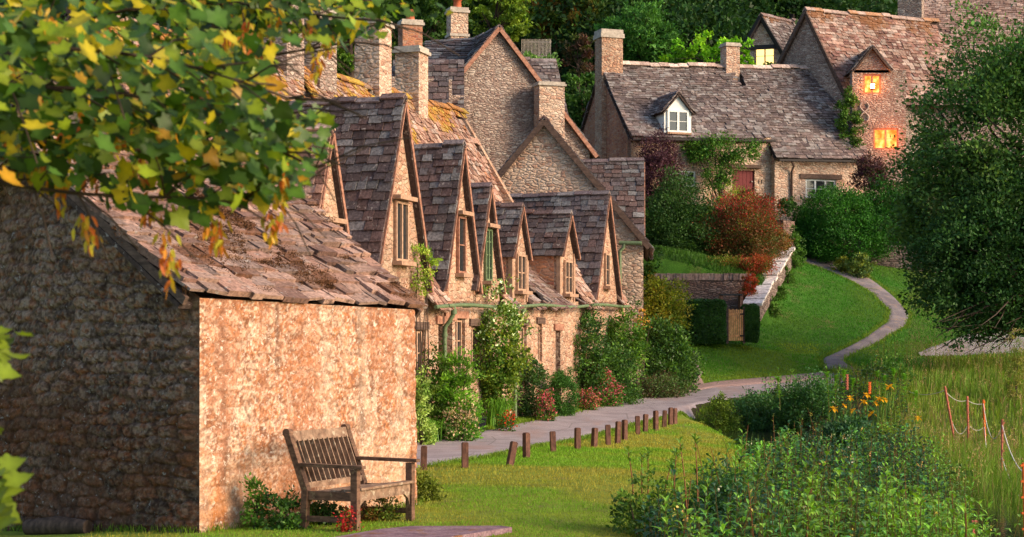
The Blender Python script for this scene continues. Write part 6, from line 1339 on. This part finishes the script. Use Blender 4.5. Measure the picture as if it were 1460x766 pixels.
# ================================================================== sycamore hanging in from the left
r = np.random.default_rng(123)
sy = thing('sycamore_tree', 'sycamore whose blurred leafy boughs hang in from the upper left close to us', 'tree', (-3.6, 4.6, 0))
lobes = [(0, 0), (.12, -.03), (.36, -.16), (.56, -.15), (.60, .0), (.66, .12), (.92, .30), (.84, .40), (.66, .46), (.54, .54), (.46, .72), (.26, .84), (0, 1.08)]
half = [(x*.62, y) for x, y in lobes]; outline = half+[(-x, y) for x, y in half[1:-1][::-1]]
OL = A_(outline); nO = len(OL); CEN = A_([0, .32])
def syc(mb, base, dirv, nrm, size, col, curl=.25):
    d = unitr(dirv); s = unitr(np.cross(nrm, d)); q = np.cross(s, d); N = len(base); S = size[:, None, None]
    xy = np.vstack([OL, CEN]); rr_ = np.hypot(xy[:, 0], xy[:, 1]-.3); zz = -curl*rr_**2+.05*np.abs(xy[:, 0])
    v = base[:, None]+S*(s[:, None]*xy[None, :, :1]+d[:, None]*xy[None, :, 1:2]+q[:, None]*zz[None, :, None]*r.uniform(.3, 1.8, (N, 1, 1)))
    k = np.arange(N)[:, None, None]*(nO+1); j = np.arange(nO); f = (k+np.stack([j, (j+1) % nO, np.full(nO, nO)], 1)[None]).reshape(-1, 3)
    c = np.repeat(col, nO+1, 0).reshape(N, nO+1, 3).copy(); c[:, -1] *= 1.35; c[:, 5] *= .8; c[:, 12] *= .75
    mb.add(v.reshape(-1, 3), f, c.reshape(-1, 3), 0, True)
boughs = [ # px, py, d
 [(-260,140,5.2),(0,60,5.4),(180,10,5.6),(330,0,5.8),(420,18,5.8),(480,28,5.7),(545,30,5.6)],
 [(-260,140,5.2),(-60,130,5.0),(120,120,5.0),(260,150,5.1),(380,205,5.0),(450,240,4.9)],
 [(-260,180,5.0),(-40,258,4.9),(90,275,4.9),(200,285,5.0),(270,280,5.0),(350,282,5.1),(400,290,5.2)],
 [(-260,160,5.4),(-20,190,5.5),(140,215,5.6),(280,215,5.6),(400,165,5.5)],
 [(-260,120,5.6),(-40,30,5.8),(120,-30,6.0),(300,-40,6.0),(470,-20,6.0)],
 [(-260,150,4.6),(-60,80,4.5),(80,60,4.5),(220,80,4.6),(340,110,4.6),(410,140,4.7)],
 [(-260,160,5.8),(-40,140,6.2),(150,150,6.3),(320,90,6.3),(440,70,6.2),(500,60,6.2)]]
mbB = MB(); mbL = MB(); mbS = MB(); att = []
trunk_top = A_([-3.6, 4.8, 3.6])
mbB2 = MB(); mbB2.tube([[-3.6, 4.6, -.4], [-3.55, 4.7, 1.2], [-3.6, 4.8, 2.6], [-3.5, 4.9, 4.5], [-3.4, 5, 7]], [.30, .24, .21, .17, .1], 12); mbB2.build('trunk', M['bark'], sy)
for bi, b_ in enumerate(boughs):
    pts = A_([P(*q) for q in b_]); pts = np.vstack([trunk_top+A_([.05, 0, (bi-3)*.12])*1., pts])
    s = np.concatenate([[0], np.cumsum(np.linalg.norm(np.diff(pts, axis=0), axis=1))]); t = np.linspace(0, s[-1], 26); q = np.stack([np.interp(t, s, pts[:, k]) for k in range(3)], 1)
    for _ in range(2): q[1:-1] = (q[:-2]+2*q[1:-1]+q[2:])/4
    mbB.tube(q, np.linspace(.012, .004, 26)*(1.1 if bi else .9), 6)
    for k in range(5, 26):
        for j in range(3):
            a = q[k]; dv = unit(A_([r.uniform(.1, 1), r.normal(0, .7), r.uniform(-.8, .5)])); L = r.uniform(.12, .34); e_ = a+dv*L; m = a+dv*L*.5+A_([0, 0, .02])
            mbB.tube([a, m, e_], [.0035, .003, .002], 4, cap=False); att.append((a, m, e_))
cnt = 0
B_, D_, N_, S_, C_ = [], [], [], [], []
edge = lambda px: np.interp(px, [-200, 0, 60, 110, 165, 210, 260, 330, 395, 430, 462, 475, 485, 560], [275, 280, 295, 300, 330, 345, 350, 322, 320, 300, 262, 225, 170, 60])
for a, m, e_ in att:
    for k in range(18):
        c = (a, m, e_)[k % 3]+r.normal(0, .075, 3); px = 730+F*c[0]/c[1]; py = HZ-(c[2]-ZC)*F/c[1]
        if py > edge(px)-35 or (px > 385 and 60 < py < 130): continue
        if px > 395 and 55 < py < 150 and r.random() < .9: continue
        sc = 40 if k == 0 else 0
        dd_ = A_([r.uniform(-.2, 1.0), r.normal(0, .6), r.uniform(-.9, .1)]); nn = A_([r.normal(.25, .5), -.75+r.normal(0, .45), .75+r.normal(0, .4)])
        B_.append(c); D_.append(dd_); N_.append(nn); S_.append(r.uniform(.03, .066)*(.8 if c[0]/c[1] > -.13 else 1.)); u_ = r.random()
        C_.append(A_([.055, .12, .016])*r.uniform(.35, 1.6) if u_ < .62 else (A_([.24, .32, .02])*r.uniform(.7, 1.2) if u_ < .82 else (A_([.48, .40, .02]) if u_ < .96 else A_([.48, .26, .02]))))
# a few sprays at the left edge, lower down
for cx, cy, n_, d_ in [(-5, 500, 12, 4.4), (-8, 705, 14, 4.0), (-12, 480, 6, 4.4), (0, 745, 6, 4.0), (-5, 640, 3, 4.2)]:
    c0_ = P(cx, cy, d_); mbB.tube([P(-260, cy-120, d_), P(-80, cy-30, d_), c0_], [.012, .008, .003], 5)
    for k in range(n_):
        c = c0_+A_([r.normal(-.02, .03), r.normal(0, .05), r.normal(0, .05)]); B_.append(c); D_.append(A_([r.uniform(0, 1), r.normal(0, .5), r.uniform(-.7, .3)])); N_.append(A_([r.normal(0, .4), -.7, .8+r.normal(0, .3)])); S_.append(r.uniform(.04, .07)); C_.append(A_([.16, .22, .02])*r.uniform(.5, 1.3))
syc(mbL, A_(B_), A_(D_), A_(N_), A_(S_), A_(C_))
mbL.build('leaves', M['leaff'], sy)
mbB.build('boughs', M['bark'], sy)
# hanging winged seed bunches
cl = [(60,250,5.0),(85,262,5.0),(30,235,5.0),(215,290,5.0),(245,372,4.9),(235,345,4.9),(300,305,5.1),(312,330,5.1),(385,320,5.1),(395,300,5.1),(330,250,5.2),(150,55,5.3),(65,18,5.3),(120,150,5.2),(170,190,5.2),(180,170,5.2),(20,110,5.2),(250,205,5.3),(130,240,5.),(350,40,5.6),(390,28,5.6),(470,60,5.7),(455,85,5.7),(325,60,5.6),(440,45,5.7),(340,130,5.4),(365,60,5.6),(120,320,4.9),(130,340,4.9),(400,240,5.0),(290,150,5.),(10,180,5.),(90,200,5.1),(200,240,5.),(60,150,5.)]
for x, y, d_ in cl:
    top_ = P(x, y-18, d_); n_ = r.integers(14, 26); L = r.uniform(.06, .12); pts = top_+np.stack([r.normal(0, .012, n_), r.normal(0, .012, n_), -r.random(n_)*L], 1)
    mbS = MB(); dv = np.stack([r.normal(0, .45, n_), r.normal(0, .45, n_), -np.ones(n_)], 1); cc_ = A_([[.62, .40, .03], [.70, .28, .03], [.55, .14, .03], [.5, .45, .05]])[r.integers(0, 4, n_)]*r.uniform(.7, 1.2, (n_, 1))
    lance(mbS, pts, dv, A_([[0, -1, .2]])+r.normal(0, .5, (n_, 3)), r.uniform(.028, .045, n_), .012, cc_, 0, .1, .1); mbS.build('seed_bunch', M['leaff'], sy)
